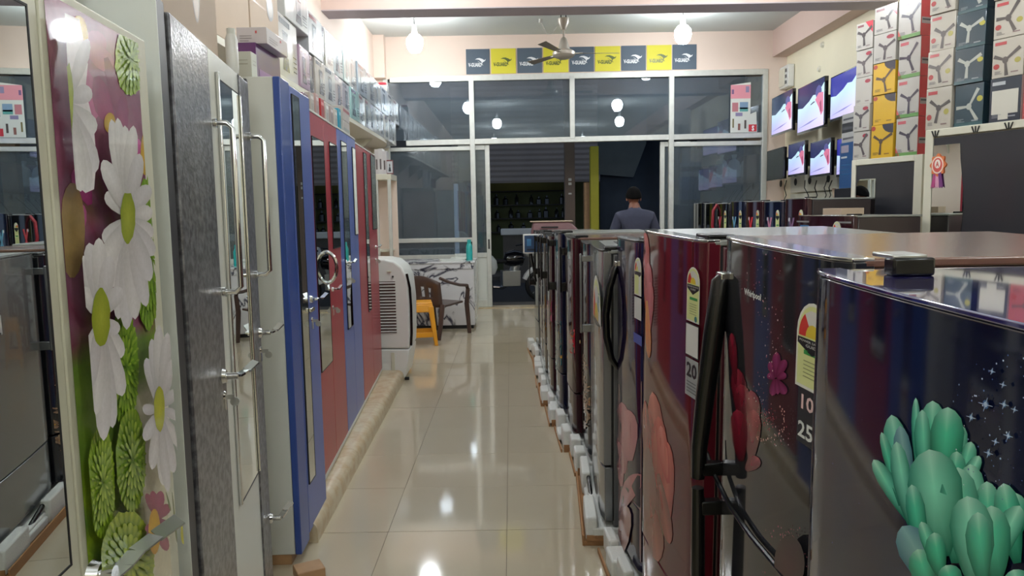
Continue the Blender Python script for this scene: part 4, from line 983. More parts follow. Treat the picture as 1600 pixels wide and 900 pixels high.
def fridge(label, A, B, z0, zf, zn, door, top='fr_top_brown', side='fr_side_dark', dep=.66, bow=.02, group='refrigerators in the front row', drawer=True, edge='chrome'):
    A = Vector(A); B = Vector(B)
    loc, rz, L = frame(A, B, z0)
    t = thing('refrigerator', label, 'refrigerator', loc, rz, group)
    tl = (zf - zn) / L * (zf - z0) * .85; t.rotation_euler = (0, math.atan2(zf - zn, L), rz); t.location = (loc[0] - tl * math.cos(rz), loc[1] - tl * math.sin(rz), z0)
    h = zf - z0
    obj('body', MB().box(.004, L - .004, .055, dep, .0, h - .018), M[side], t, bev=.008)
    obj('top_panel', MB().box(0, L, .03, dep + .01, h - .018, h - .002), M[top], t, bev=.004)
    zd = .3 if drawer else .02
    # bowed door: slightly convex across its width, with rolled side edges
    m_ = MB(); n_ = 14; vs_ = []
    for i in range(n_ + 1):
        s = i / n_; u = L * s; e = min(s, 1 - s)
        y = -bow * (1 - (2 * s - 1) ** 2) + (.012 * (1 - e / .05) ** 2 if e < .05 else 0)
        vs_.append((u, y))
    prof = vs_ + [(L, .05), (0, .05)]
    dr_ = obj('door', MB().prism([(u, y, zd) for u, y in prof], (0, 0, h - .006 - zd)), M[door], t, smooth=True, bev=.004)
    me = dr_.data
    if drawer:
        obj('drawer', MB().prism([(u, y + .004, .03) for u, y in prof], (0, 0, zd - .04)), M[door], t, smooth=True, bev=.004)
    ft = MB()
    for x in (.06, L - .06):
        for y in (.1, dep - .08): ft.cyl((x, y, -.0), (x, y, .03), .022, n=10)
    obj('feet', ft, M['black_plastic'], t)
    # cap along the top of the door
    cap = MB().prism([(u, y - .002, h - .007) for u, y in prof], (0, 0, .007)); obj('door_cap', cap, M[edge], t, bev=.002)
    if 'magenta' not in label and 'nearest navy' not in label: obj('hinge_cover', MB().box(L - .12, L - .02, .02, .1, h - .002, h + .012), M['black_plastic'], t, bev=.004)
    obj('door_seal', MB().box(.006, L - .006, .046, .058, .03, h - .02), M['black_matte'], t)
    t['L'] = L; return t, dr_, h
def bowy(t, u, bow=.02):
    L = t['L']; s = min(max(u / L, 0), 1); return -bow * (1 - (2 * s - 1) ** 2)
for_y = lambda o: None
FR = {}
def FX(px, D): return (hor(px, D).x, D, 0)
spec = [
 # key, far px, near px, D far, D near, z far, z near, door, top, side, label
 ('f1', 833, 841, 8.4, 7.8, 1.37, 1.37, 'fr_black', 'fr_top_grey', 'fr_side_dark', 'black refrigerator at the far end of the row nearest the doorway'),
 ('f2', 841.5, 846, 7.75, 7.13, 1.38, 1.38, 'fr_darkwine', 'fr_top_brown', 'fr_side_dark', 'dark wine refrigerator second from the far end of the row'),
 ('f3', 846.5, 850, 7.1, 6.5, 1.38, 1.38, 'fr_grey', 'fr_top_grey', 'fr_side_grey', 'dark grey refrigerator third from the far end of the row'),
 ('f4', 852.5, 859, 6.45, 5.86, 1.39, 1.385, 'fr_darkwine', 'fr_top_grey', 'fr_side_dark', 'dark refrigerator with thick black handle, fourth from the far end'),
 ('f5', 865, 873.5, 5.82, 5.29, 1.425, 1.42, 'fr_navy', 'fr_top_grey', 'side_navy', 'navy refrigerator with teal print in the middle of the row'),
 ('f6', 882, 895, 5.24, 4.7, 1.41, 1.405, 'fr_darkwine', 'fr_top_brown', 'side_wine', 'dark wine refrigerator with a bright red flower print'),
 ('f7', 908, 919, 4.66, 4.25, 1.39, 1.385, 'fr_grey', 'fr_top_grey', 'side_purple', 'narrow dark refrigerator with beige blossoms beside the silver one'),
 ('f8', 921.5, 938, 4.2, 3.33, 1.405, 1.395, 'fr_silver', 'fr_top_grey', 'fr_side_grey', 'plain silver grey refrigerator with grey bar handle'),
 ('f9', 963, 1001, 3.27, 2.8, 1.46, 1.455, 'fr_purple', 'fr_top_brown', 'fr_side_dark', 'purple refrigerator with black bow handle and pink petals'),
 ('f10', 1003, 1099, 2.62, 2.03, 1.505, 1.487, 'fr_wine', 'fr_top_grey', 'side_wine', 'wine red refrigerator with a large coral petal print'),
 ('f11', 1128, 1322, 1.80, 1.2, 1.507, 1.488, 'fr_grey', 'fr_top_brown', 'fr_side_dark', 'dark refrigerator with magenta blossoms and tall black handle'),
 ('f12', 1266, 1850, 1.14, .51, 1.477, 1.462, 'fr_navy', 'fr_top_navy', 'fr_side_dark', 'nearest navy refrigerator with a large teal flower print')]
for k, p0, p1, d0, d1, zf, zn, dm, tm, sm, lb in spec:
    t, d, h = fridge(lb, FX(p0, d0), FX(p1, d1), .1, zf, zn, dm, tm, sm, bow=.012 if k not in ('f12',) else .012, dep=.66 if k != 'f8' else .62, edge='chrome' if k in ('f10', 'f11') else ('fr_top_navy' if k == 'f12' else 'black_plastic'))
    FR[k] = (t, d, h)
BOW = .012
def fyo(t, u): return bowy(t, u, BOW)
def flp(t, px, py): u, z = lpx(t, px, py, -BOW * .8); return u, z
def onbow(t, m_, lift=.0012):
    """lay a flat print on the bowed door"""
    L = t['L']
    for v in m_.v:
        s = min(max(v.x / L, 0), 1); e = min(s, 1 - s)
        base = -BOW * (1 - (2 * s - 1) ** 2) + (.012 * (1 - e / .05) ** 2 if e < .05 else 0)
        v.y = base - lift + (v.y)          # v.y holds the layer offset (<= 0)
    return m_
class Print:
    def __init__(s, key): s.t, s.d, s.h = FR[key]; s.m = MB(); s.n = 0
    def P(s, p): return flp(s.t, *p)
    def lay(s): s.n += 1; return -.00005 * s.n
    def clip(s, pts): L = s.t['L']; return [(min(max(u, .004), L - .004), max(.012, min(z, s.h - .01))) for u, z in pts]
    def petal(s, b, t, wd, cb, ct_, bend=0, hi=None):
        y = s.lay(); pl = s.clip([s.P(p) for p in petal_px(b, t, wd, bend=bend)]); n = len(pl)
        mid = s.clip([s.P((b[0] * .35 + t[0] * .65, b[1] * .35 + t[1] * .65))])[0]
        cols = [mixc(cb, ct_, (min(i, n - 1 - i) / (n / 2)) ** 2.2) for i in range(n)]
        fan_poly(s.m, mid, pl, hi or mixc(cb, ct_, .6), cols, y)
    def blob(s, pts, cc, rc): y = s.lay(); pl = s.clip([s.P(p) for p in pts]); cx = sum(p[0] for p in pl) / len(pl); cz = sum(p[1] for p in pl) / len(pl); fan_poly(s.m, (cx, cz), pl, cc, rc, y)
    def dot(s, px, py, r, c, n=6): y = s.lay(); u, z = s.P((px, py)); u2, z2 = s.P((px, py - r)); rr = abs(z2 - z); ell(s.m, u, z, rr, rr, c, y, n)
    def done(s, name='flower_print'): return obj(name, onbow(s.t, s.m), M['glass_print'], s.d, decal=True)
r_ = random.Random(4)
# nearest door: teal flower and stars
p = Print('f12')
T0, T1 = '04634a', 'c8fbe8'
L_ = [((1440, 745), (1436, 621), 14, 'thin'), ((1462, 760), (1462, 626), 44, ''), ((1452, 760), (1446, 640), 26, ''), ((1492, 760), (1506, 664), 32, ''), ((1500, 765), (1521, 690), 26, ''), ((1508, 770), (1533, 712), 22, ''), ((1500, 770), (1529, 748), 22, ''), ((1478, 760), (1486, 636), 52, ''),
      ((1425, 800), (1398, 648), 40, ''), ((1412, 790), (1382, 675), 18, ''), ((1424, 812), (1369, 718), 26, ''), ((1430, 800), (1412, 665), 30, 'b'), ((1428, 820), (1406, 690), 30, ''),
      ((1490, 790), (1500, 705), 30, ''), ((1530, 850), (1520, 725), 44, ''), ((1550, 870), (1545, 752), 40, ''), ((1575, 860), (1588, 770), 46, ''), ((1590, 880), (1570, 755), 40, ''), ((1545, 900), (1594, 790), 40, ''), ((1500, 880), (1502, 730), 60, ''),
      ((1478, 870), (1458, 702), 84, ''), ((1560, 910), (1552, 790), 50, ''), ((1530, 920), (1516, 775), 66, ''), ((1540, 915), (1532, 800), 40, ''), ((1448, 870), (1431, 757), 30, ''), ((1480, 930), (1416, 822), 54, 'b'), ((1462, 930), (1440, 858), 40, ''), ((1475, 900), (1446, 815), 24, ''), ((1478, 905), (1466, 832), 32, ''), ((1500, 930), (1484, 883), 36, ''), ((1600, 940), (1585, 890), 40, '')]
for b, t_, w_, k in L_:
    c0, c1 = (T0, T1) if k != 'b' else ('2a5f70', '9cc8cc')
    p.petal(b, t_, w_, c0, c1, r_.uniform(-3, 3), hi=r_.choice(['6fe0bc', '52d4aa', '8aeccc']) if k != 'b' else '7fb4b4')
for (cx, cy, r, ) in [(1545, 632, 4.5), (1573, 632, 3), (1524, 652, 3), (1580, 681, 3), (1551, 708, 3), (1562, 690, 2.4), (1574, 601, 2.2), (1558, 580, 2.2), (1592, 640, 2.2)]:
    p.dot(cx, cy, r * 1.6, '3f6290', 10); p.dot(cx, cy, r, 'a9c8e2', 8)
    for a in range(4):
        q = a * PI / 2 + .3; b = (cx, cy); p.petal(b, (cx + r * 2.6 * math.cos(q), cy + r * 2.6 * math.sin(q)), 1.2, 'c8dcee', '5f7ba8')
for i in range(60): p.dot(r_.gauss(1565, 45), r_.uniform(540, 780), r_.uniform(.7, 1.8), r_.choice(['9ab2d2', 'c9d8ea', '5f7aa8']))
for i in range(26): p.dot(r_.uniform(1285, 1600), r_.uniform(440, 880), r_.uniform(.5, 1), '6a6f9a')
p.done()
# magenta blossoms with sparkles
p = Print('f11')
for b, t_, w_ in [((1165, 660), (1150, 575), 26), ((1170, 680), (1158, 600), 30), ((1175, 700), (1176, 610), 30), ((1176, 720), (1180, 640), 26), ((1160, 720), (1152, 640), 30), ((1168, 735), (1188, 715), 22), ((1150, 600), (1142, 520), 14)]:
    p.petal(b, t_, w_, '5c1424', 'b83c54', hi='8a2238')
for b, t_, w_ in [((1215, 590), (1206, 565), 13), ((1215, 590), (1216, 550), 13), ((1217, 590), (1229, 562), 13), ((1217, 592), (1230, 584), 12), ((1213, 592), (1203, 584), 12), ((1213, 592), (1210, 618), 12), ((1218, 594), (1229, 616), 13), ((1216, 592), (1218, 616), 8)]:
    p.petal(b, t_, w_, '5a1f44', 'a0487e', hi='84346a')
for i in range(130):
    y_ = r_.uniform(395, 700); p.dot(1205 + 14 * math.sin(y_ / 26) + r_.gauss(0, 12), y_, r_.uniform(.5, 1.5), r_.choice(['d8a0a8', 'e0c8c8', 'b8606e']))
for i in range(34):
    a = i / 34 * PI * .9 - .6; p.dot(1205 + 28 * math.cos(a) + r_.gauss(0, 1.5), 655 + 32 * math.sin(a) + r_.gauss(0, 1.5), r_.uniform(.8, 1.8), 'e2aca4')
for i in range(60): p.dot(r_.gauss(1205, 10), r_.gauss(655, 10), r_.uniform(.5, 1.2), 'c8485a')
for i in range(70): p.dot(r_.gauss(1240, 16), r_.uniform(820, 895), r_.uniform(.5, 1.5), 'b8606e')
p.blob(ellp(1245, 880, 22, 44), '4a1622', '2a1418')
p.done()
t, d, h = FR['f11']
u0, z1 = flp(t, 1249, 467); u1, _ = flp(t, 1280, 520); z0 = flp(t, 1250, 603)[1]
lb_ = energy_label(d, u0, min(u0 + .115, t['L'] - .01), z0, z1, 0); 
def rebow(o, t, lift=.003):
    L = t['L']
    for v in o.data.vertices: v.co.y += bowy(t, v.co.x, BOW) - lift
rebow(lb_, t)
m_ = MB(); ua, za = flp(t, 1250, 612); ub, zb_ = flp(t, 1270, 648)
rect(m_, ua - .004, flp(t, 1250, 690)[1], ub + .02, za + .01, '24262c', 0)
text(m_, '10', ua, zb_, ub, za, 'e8c8c8', -.0004, .02); text(m_, '25', ua, flp(t, 1250, 680)[1], ub, flp(t, 1250, 655)[1], 'dfe4e2', -.0004, .02)
rebow(obj('warranty_sticker', m_, M['print'], d, decal=True), t)
m_ = MB(); ua, za = flp(t, 1166, 447); ub = flp(t, 1193, 462)[0]; zb_ = flp(t, 1166, 458)[1]; text(m_, 'Whirlpool', ua, zb_ - .002, ub, za - .004, 'd8dcdc', 0, .03)
rebow(obj('chrome_emblem', m_, M['print'], d, decal=True), t, .003)
# coral petals
p = Print('f10')
for b, t_, w_, c0, c1 in [((1022, 760), (1012, 640), 20, '7a2c2a', 'd05a50'), ((1034, 780), (1020, 612), 26, '8a3a34', 'e87064'), ((1020, 800), (1006, 625), 16, '70302c', 'b8524a'), ((1040, 800), (1030, 650), 26, '8c302e', 'e4645a'), ((1044, 830), (1044, 690), 18, '943632', 'f07a6c'), ((1046, 755), (1034, 665), 16, 'b03c3a', 'f28a7c'), ((1012, 720), (1030, 878), 30, '6e3a36', 'b45a50'), ((1030, 740), (1048, 850), 16, '74403a', 'c05e54'), ((1012, 700), (1018, 810), 22, '6a403c', 'a0524a')]:
    p.petal(b, t_, w_, c0, c1, r_.uniform(-2, 2))
# narrow red and orange spray along the far edge
for b, t_, w_ in [((1010, 450), (1006, 362), 14), ((1012, 500), (1012, 410), 16), ((1014, 520), (1016, 440), 14)]: p.petal(b, t_, w_, 'a82c3c', 'e2566a')
p.petal((1010, 470), (1014, 560), 10, 'd87a30', 'c05a20')
p.dot(1006, 667, 2.4, 'e8e8e4')
p.done()
t, d, h = FR['f10']
u0, z1 = flp(t, 1074, 415); u1 = flp(t, 1091, 415)[0]; z0 = flp(t, 1074, 500)[1]
rebow(energy_label(d, u0, u1, z0, z1, 0), t)
m_ = MB(); rect(m_, u0 - .004, flp(t, 1074, 555)[1], u1, flp(t, 1074, 503)[1], '16181c', 0); rect(m_, u0, flp(t, 1074, 553)[1], u1 - .004, flp(t, 1074, 505)[1], 'e2e4e2', -.0003)
rebow(obj('white_sticker', m_, M['print'], d, decal=True), t)
m_ = MB(); rect(m_, u0, flp(t, 1074, 617)[1], u1, flp(t, 1074, 558)[1], 'a8adb0', 0); text(m_, '20', u0 + .008, flp(t, 1074, 586)[1], u1 - .008, flp(t, 1074, 564)[1], '1c2024', -.0003, .03)
for k in range(4): rect(m_, u0 + .01, flp(t, 1074, 594 + k * 5)[1] - .003, u1 - .012, flp(t, 1074, 594 + k * 5)[1], '5a5f64', -.0003)
rebow(obj('number_sticker', m_, M['print'], d, decal=True), t)
# pink petals on the purple door
p = Print('f9')
p.blob([(966, 600), (1000, 600), (1000, 890), (966, 890)], '7c5a5c', '846268')
for b, t_, w_, c0, c1 in [((975, 740), (972, 628), 26, 'a8606c', 'd88a92'), ((985, 720), (982, 640), 22, 'b46a74', 'd88a92'), ((970, 800), (994, 740), 22, 'a86a70', 'cc8488'), ((972, 760), (966, 690), 16, 'c07880', 'dc9aa0'), ((968, 890), (980, 790), 20, 'a87a72', 'c89088')]: p.petal(b, t_, w_, c0, c1)
p.done()
t, d, h = FR['f9']
u0, z1 = flp(t, 991, 401); u1 = flp(t, 999.5, 401)[0]; z0 = flp(t, 992, 460)[1]
rebow(energy_label(d, u0, u1, z0, z1, 0), t)
m_ = MB(); rect(m_, u0, flp(t, 992, 497)[1], u1, flp(t, 992, 463)[1], 'dcdedc', 0); rect(m_, u0 - .01, flp(t, 992, 535)[1], u1 + .01, flp(t, 992, 520)[1], '3a56b0', 0)
rebow(obj('stickers', m_, M['print'], d, decal=True), t)
# silver door label
t, d, h = FR['f8']
u0, z1 = flp(t, 928, 424); u1 = flp(t, 936, 424)[0]; z0 = flp(t, 930, 470)[1]
rebow(energy_label(d, u0, u1, z0, z1, 0), t)
m_ = MB(); rect(m_, u0, flp(t, 930, 498)[1], u1, flp(t, 930, 473)[1], 'dcdedc', 0); rebow(obj('white_sticker', m_, M['print'], d, decal=True), t)
# smaller prints further down the row
def spray(key, px, py, r, cols, n=7, k=1):
    p = Print(key)
    for q in range(k):
        cx, cy = px + r_.uniform(-2, 2) * (k > 1), py + (q * r * 1.7 if k > 1 else 0)
        for i in range(n): a = 2 * PI * i / n + q; p.petal((cx, cy), (cx + r * .45 * math.cos(a), cy + r * math.sin(a)), r * .35, cols[0], cols[1])
        p.dot(cx, cy, r * .12, 'e0b040')
    return p.done()
spray('f6', 901, 534, 26, ('a01828', 'e8344a'), 8)
for q_ in range(3): spray('f7', 912 + q_ * 2, 560 + q_ * 34, 7, ('8a6a54', 'c8a888'), 5, 4)
spray('f5', 874, 520, 22, ('1a5a6a', '3aa0a8'), 6, 2)
spray('f4', 860, 490, 24, ('a0405a', 'd0708a'), 6, 1)
spray('f3', 849, 500, 18, ('6a6a70', 'a8a8b0'), 6, 1)
spray('f2', 844, 440, 14, ('6a2a3a', 'a8606a'), 6, 1)
# ---- handles on the far edge of the doors
def handle(key, pts, r, m, name='handle', flat=1.0, extra=None, caps=None):
    """pts: (offset from door, px y) along the far edge"""
    t, d, h = FR[key]; out = []; u = .035
    for off, py, px in pts:
        z = lpx(t, px, py, -off)[1]; out.append((u, -off, z))
    o = obj(name, MB().tube(out, r, 10, flat=flat), M[m], d, smooth=True, label=extra); return o, out
o, pts = handle('f11', [(.0, 430, 1128), (.012, 440, 1126), (.028, 520, 1112), (.046, 620, 1100), (.058, 700, 1094), (.06, 748, 1092)], [.019, .024, .025, .023, .02, .017], 'black_plastic', extra='long black bow handle with chrome cap')
obj('chrome_cap', MB().box(pts[0][0] - .02, pts[0][0] + .02, -.02, .004, pts[0][2] - .006, pts[0][2] + .012), M['chrome'], o, bev=.003)
obj('mount', MB().box(.02, .05, -.055, .0, lpx(FR['f11'][0], 1094, 738, -.05)[1], lpx(FR['f11'][0], 1094, 718, -.05)[1]), M['black_plastic'], o, bev=.004)
o, pts = handle('f11', [(.06, 764, 1092), (.058, 800, 1092), (.056, 900, 1094), (.05, 1000, 1096), (.0, 1090, 1100)], [.015, .017, .018, .018, .014], 'black_plastic', extra='lower black handle')
obj('mount', MB().box(.02, .05, -.055, .0, lpx(FR['f11'][0], 1094, 800, -.05)[1], lpx(FR['f11'][0], 1094, 778, -.05)[1]), M['black_plastic'], o, bev=.004)
o, pts = handle('f9', [(.0, 413, 962), (.012, 418, 960), (.04, 450, 950), (.055, 490, 944), (.052, 525, 946), (.03, 560, 955), (.0, 572, 962)], [.012, .016, .017, .017, .017, .015, .011], 'black_plastic', extra='black bow handle')
obj('chrome_cap', MB().box(pts[0][0] - .018, pts[0][0] + .018, -.018, .004, pts[0][2] - .004, pts[0][2] + .02), M['chrome'], o, bev=.003)
t, d, h = FR['f8']; za, zb_ = lpx(t, 905, 395, -.06)[1], lpx(t, 905, 513, -.06)[1]
o = obj('handle', MB().box(.02, .05, -.062, -.048, zb_, za), M['fr_silver'], d, bev=.005, label='flat grey bar handle')
obj('mount', MB().box(.02, .05, -.05, .004, za - .045, za - .01), M['fr_silver'], o, bev=.004); obj('mount', MB().box(.02, .05, -.05, .004, zb_ + .005, zb_ + .05), M['fr_silver'], o, bev=.004)
for key, y0, y1, off, px in (('f5', 384, 482, .045, 874), ('f4', 372, 462, .04, 860), ('f6', 392, 470, .03, 888), ('f2', 372, 440, .04, 842), ('f1', 372, 450, .045, 832), ('f3', 376, 452, .035, 848)):
    t, d, h = FR[key]; za, zb_ = lpx(t, px, y0, -off)[1], lpx(t, px, y1, -off)[1]; za = min(za, h - .03)
    o = obj('handle', MB().box(.015, .05, -off - .012, -off, zb_, za), M['black_plastic'], d, bev=.004)
    obj('mount', MB().box(.015, .05, -off, .004, za - .06, za - .01), M['black_plastic'], o, bev=.003); obj('mount', MB().box(.015, .05, -off, .004, zb_ + .01, zb_ + .07), M['black_plastic'], o, bev=.003)
# pink price tags on the top corners
for key, px, py in (('f5', 886, 366), ('f6', 900, 374), ('f8', 946, 388)):
    t, d, h = FR[key]; L = t['L']
    m_ = MB().box(L - .16, L - .09, -.004, -.001, h - .05, h - .015); o = obj('price_tag', m_, mk('pink_tag_' + key, 'd88a9a', .6), t)
# black cable looping over the near door edge
t, d, h = FR['f11']
cp_ = []
for px, py in ((1096, 690), (1106, 712), (1118, 745), (1140, 790), (1175, 840), (1222, 896), (1252, 935), (1262, 990)):
    u, z = lpx(t, px, py, -.021); cp_.append(wm(t) @ Vector((u, -.021, z)))
cb = obj('power_cord', MB().tube(cp_, .006, 8), M['black_plastic'], smooth=True)
tag(cb, 'black power cord hanging in front of the magenta blossom refrigerator', 'cord')
# vents on the silver top
t, d, h = FR['f8']; L = t['L']
for u in (.15, .5): obj('top_slot', MB().box(u, u + .2, .12, .17, h - .003, h + .002), M['groove'], t)
# hinge cover block over the nearest door
t, d, h = FR['f12']
m0 = wm(t).inverted() @ aZ(1380, 410, 1.49); m1 = wm(t).inverted() @ aZ(1500, 420, 1.49)
m1.y = m0.y + 1.85 * (m1.y - m0.y)
obj('hinge_block', MB().box(m0.x - .0, m0.x + .03, m0.y, m1.y, h - .002, h + .024), M['black_plastic'], t, bev=.004)
obj('hinge_plate', MB().box(m0.x - .035, m0.x + .026, m0.y, m1.y - .01, h + .022, h + .028), M['steel'], t, bev=.002)
# ---- foam blocks and carton trays under the doors
fn = ['far end', 'second place', 'third place', 'fourth place', 'middle', 'red flower refrigerator', 'blossom print refrigerator', 'silver refrigerator', 'purple refrigerator', 'coral petal refrigerator', 'magenta blossom refrigerator', 'nearest refrigerator']
for i, (k, p0, p1, d0, d1, *_r) in enumerate(spec):
    t = FR[k][0]; L = t['L']; rz = t.rotation_euler.z; base = t.location
    fo = thing('foam_base', 'white foam packing block under the %s of the refrigerator row' % fn[i] if i < 5 else 'white foam packing block under the ' + fn[i], 'packing foam', (base.x, base.y, 0), rz, 'foam blocks under the refrigerators')
    r2 = random.Random(i)
    m_ = MB(); n_ = 3; o_ = .07
    for s in range(n_):
        x0, x1 = L * s / n_ + .003, L * (s + 1) / n_ - .003
        y0 = -o_ - r2.uniform(-.015, .022); zt1 = .1 + r2.uniform(-.004, .0); zt0 = r2.uniform(.12, .16)
        m_.box(x0, x1, y0, .0, .022, zt1 + r2.uniform(-.03, .01)) if s % 2 else m_.box(x0, x1, y0, -.018, .022, zt0)
    m_.box(0, L, -.045, .62, .022, .086)
    ob_ = obj('foam', m_, M['foam'], fo, bev=.01)
    obj('carton_tray', MB().box(.0, L, -o_ + .02 - .035 * (i in (1, 3, 7, 9)), .64, .0, .022).box(.0, L, -o_ - .02, -o_ - .012, 0, .05 if i in (1, 3, 7, 9) else .022).box(L - .004, L, -o_, .3, .0, .05), M['carton'], fo)
cd = obj('curled_cord', MB().tube([aY(919, 742, 3.95), aY(924, 778, 3.75), aY(934, 800, 3.6), aY(946, 812, 3.5), aY(956, 806, 3.45)], .012, 8), M['black_plastic'], smooth=True)
tag(cd, 'thick black cord resting on the foam below the silver refrigerator', 'cord')
# blue screened card on the far handle
q0 = aY(817, 366, 7.75); q1 = aY(842, 396, 7.75)
sc = thing('display_card', 'small blue display card in a rounded white frame at the far end of the row', 'display', (q0.x, 7.75, q1.z))
w_, h_ = q1.x - q0.x, q0.z - q1.z
obj('frame', MB().box(0, w_, 0, .03, 0, h_), M['white_plastic'], sc, bev=.01, segs=3); m_ = MB(); rect(m_, .015, .015, w_ - .015, h_ - .015, '2a4a72', -.002); rect(m_, .04, .08, w_ - .08, h_ - .05, '4a86b8', -.003); rect(m_, .04, .03, w_ - .04, .05, '1a2438', -.003)
obj('screen', m_, M['print'], sc, decal=True); obj('arm', MB().cyl((w_ * .5, .02, 0), (w_ * .8, .06, -.3), .012), M['black_plastic'], sc)
# purple brown slatted plastic thing behind the far fridges
q = aY(868, 362, 8.9)
pl = thing('plastic_crate', 'upturned purple brown plastic crate on the far refrigerator tops', 'crate', (q.x, 8.9, 0))
zc0 = aY(868, 366, 8.9).z; zc1 = aY(868, 345, 8.9).z
obj('crate', MB().hexa([(-.3, -.2, zc0 - .04), (.36, -.2, zc0 - .04), (.36, .25, zc0 - .04), (-.3, .25, zc0 - .04), (-.27, -.15, zc1 - .01), (.16, -.15, zc1 - .01), (.16, .2, zc1 - .01), (-.27, .2, zc1 - .01)]), M['purple_plastic'], pl, bev=.02)
obj('rim', MB().box(-.3, .2, -.16, .22, zc1 - .012, zc1), M['carton_pale'], pl, bev=.004)
for k in range(3): obj('slot', MB().box(-.18, .02, -.205, -.19, zc0 - .01 + k * .045, zc0 + .008 + k * .045), M['black_matte'], pl)
obj('pedestal', MB().box(-.25, .3, -.12, .2, 0, zc0 - .04), M['carton'], pl, bev=.005)
# ================================================================== MAN IN THE SHOP
def build_man():
    hx, hy = aY(992, 300, 8.25).x, 8.25
    J = [((0, 0, 1.0), .15), ((0, 0, 1.14), .145), ((0, .0, 1.32), .17), ((0, .0, 1.47), .165), ((0, .02, 1.565), .085), ((0, .045, 1.62), .062), ((0, .07, 1.66), .06)]
    E = [(i, i + 1) for i in range(6)]
    def add(p, r, par): J.append((p, r)); E.append((par, len(J) - 1)); return len(J) - 1
    for s in (-1, 1):
        sh_ = add((s * .175, 0, 1.49), .078, 3); el = add((s * .275, -.01, 1.2), .056, sh_); wr = add((s * .26, .14, .99), .034, el); pm = add((s * .245, .2, .94), .036, wr)
        hp_ = add((s * .09, 0, .93), .105, 0); kn = add((s * .11, .03, .5), .064, hp_); an = add((s * .115, -.01, .1), .045, kn); toe = add((s * .13, .15, .04), .04, an)
        for f in range(4):
            x = s * (.235 + (f - 1.5) * .018); a = add((x, .25, .91), .0095, pm); b = add((x, .275, .88), .0088, a); add((x, .27, .85), .0078, b)
        a = add((s * .21, .2, .92), .011, pm); add((s * .195, .225, .895), .009, a)
    me = bpy.data.meshes.new('man'); me.from_pydata([j[0] for j in J], E, []); o = bpy.data.objects.new('man', me); C.objects.link(o)
    md = o.modifiers.new('skin', 'SKIN'); 
    for v, j in zip(me.skin_vertices[0].data, J): v.radius = (j[1], j[1] * (.72 if j[1] > .1 else 1))
    me.skin_vertices[0].data[0].use_root = True
    sb = o.modifiers.new('sub', 'SUBSURF'); sb.levels = 2; sb.render_levels = 2
    dg = bpy.context.evaluated_depsgraph_get(); m2 = bpy.data.meshes.new_from_object(o.evaluated_get(dg)); bpy.data.objects.remove(o)
    m2.name = 'body'; m2.materials.clear()
    for k in ('skin', 'shirt', 'trousers', 'black_matte'): m2.materials.append(M[k])
    for p_ in m2.polygons:
        c = p_.center; p_.material_index = 0
        if c.z < .1: p_.material_index = 3
        elif c.z < 1.0 and abs(c.x) < .22 and c.y < .13 and not (abs(c.x) > .19 and c.z > .82): p_.material_index = 2
        elif c.z < .97: p_.material_index = 0
        elif c.z < 1.6: p_.material_index = 1
        p_.use_smooth = True
    t = thing('person', 'man in a dark blue sweater seen from behind near the doorway', 'person', (hx, hy, 0))
    b = bpy.data.objects.new('body', m2); C.objects.link(b); b.parent = t
    # head: ovoid with face, ears, hair
    def head(n=20, mm=14):
        v = []; f = []
        for i in range(mm + 1):
            ph = PI * i / mm
            for k in range(n):
                a = 2 * PI * k / n; r = math.sin(ph); x = .076 * r * math.cos(a); y = .096 * r * math.sin(a); z = .118 * math.cos(ph)
                if z < 0: x *= 1 + z * 2.2; y = y * (1 + z * 1.2) + (-z) * .12
                if y > 0 and abs(x) < .016 and -.035 < z < .015: y += .018 * (1 - abs(x) / .016)
                if y > .06 and abs(abs(x) - .032) < .012 and abs(z) < .014: y -= .008
                if y > .06 and abs(x) < .024 and abs(z + .055) < .01: y += .006
                v.append((x, y, z))
        for i in range(mm):
            for k in range(n): f.append((i * n + k, i * n + (k + 1) % n, (i + 1) * n + (k + 1) % n, (i + 1) * n + k))
        return v, f
    v, f = head(); hd = obj('head', MB().add(v, f), M['skin'], t, smooth=True); hd.location = (0, .09, 1.715); hd.rotation_euler = (-.3, 0, 0); hd.scale = (.9, .9, .88)
    hv = []; hf = []
    n, mm = 22, 12
    for i in range(mm + 1):
        for k in range(n):
            a = 2 * PI * k / n; back = -math.sin(a)
            lim = (1.62 + .42 * back) if back > 0 else (1.62 - .55 * -back)   # hair reaches lower behind, high over the face
            ph = lim * i / mm; r = math.sin(ph)
            wv = 1 + .025 * math.sin(a * 7 + i)
            hv.append((.085 * r * math.cos(a) * wv, .104 * r * math.sin(a) * wv - .004, .13 * math.cos(ph)))
    for i in range(mm):
        for k in range(n): hf.append((i * n + k, i * n + (k + 1) % n, (i + 1) * n + (k + 1) % n, (i + 1) * n + k))
    hr = obj('hair', MB().add(hv, hf), M['hair'], hd, smooth=True); q = hr.modifiers.new('thickness', 'SOLIDIFY'); q.thickness = .012; q.offset = 1
    for s in (-1, 1):
        e = obj('ear', MB().lathe((0, 0, 0), [(0, -.006), (.018, -.004), (.022, .002), (.014, .008), (0, .006)], 12, axis='x'), M['skin'], hd, smooth=True)
        e.location = (s * .084, -.002, -.02); e.scale = (1, .8, 1.5); e.rotation_euler = (0, 0, s * -.5)
        ey = obj('eye', MB().lathe((0, 0, 0), [(0, -.011), (.008, -.008), (.011, 0), (.008, .008), (0, .011)], 10), M['white_plastic'], hd, smooth=True); ey.location = (s * .03, .078, .0)
    mo = obj('mouth', MB().box(-.022, .022, .09, .1, -.06, -.052), mk('lips', '6a3a34', .5), hd, bev=.003)
    cl_ = obj('collar', MB().lathe((0, .035, 1.585), [(.072, -.02), (.07, .02), (.064, .022), (.064, -.02)], 18), M['shirt'], t, smooth=True)
    return t
build_man()
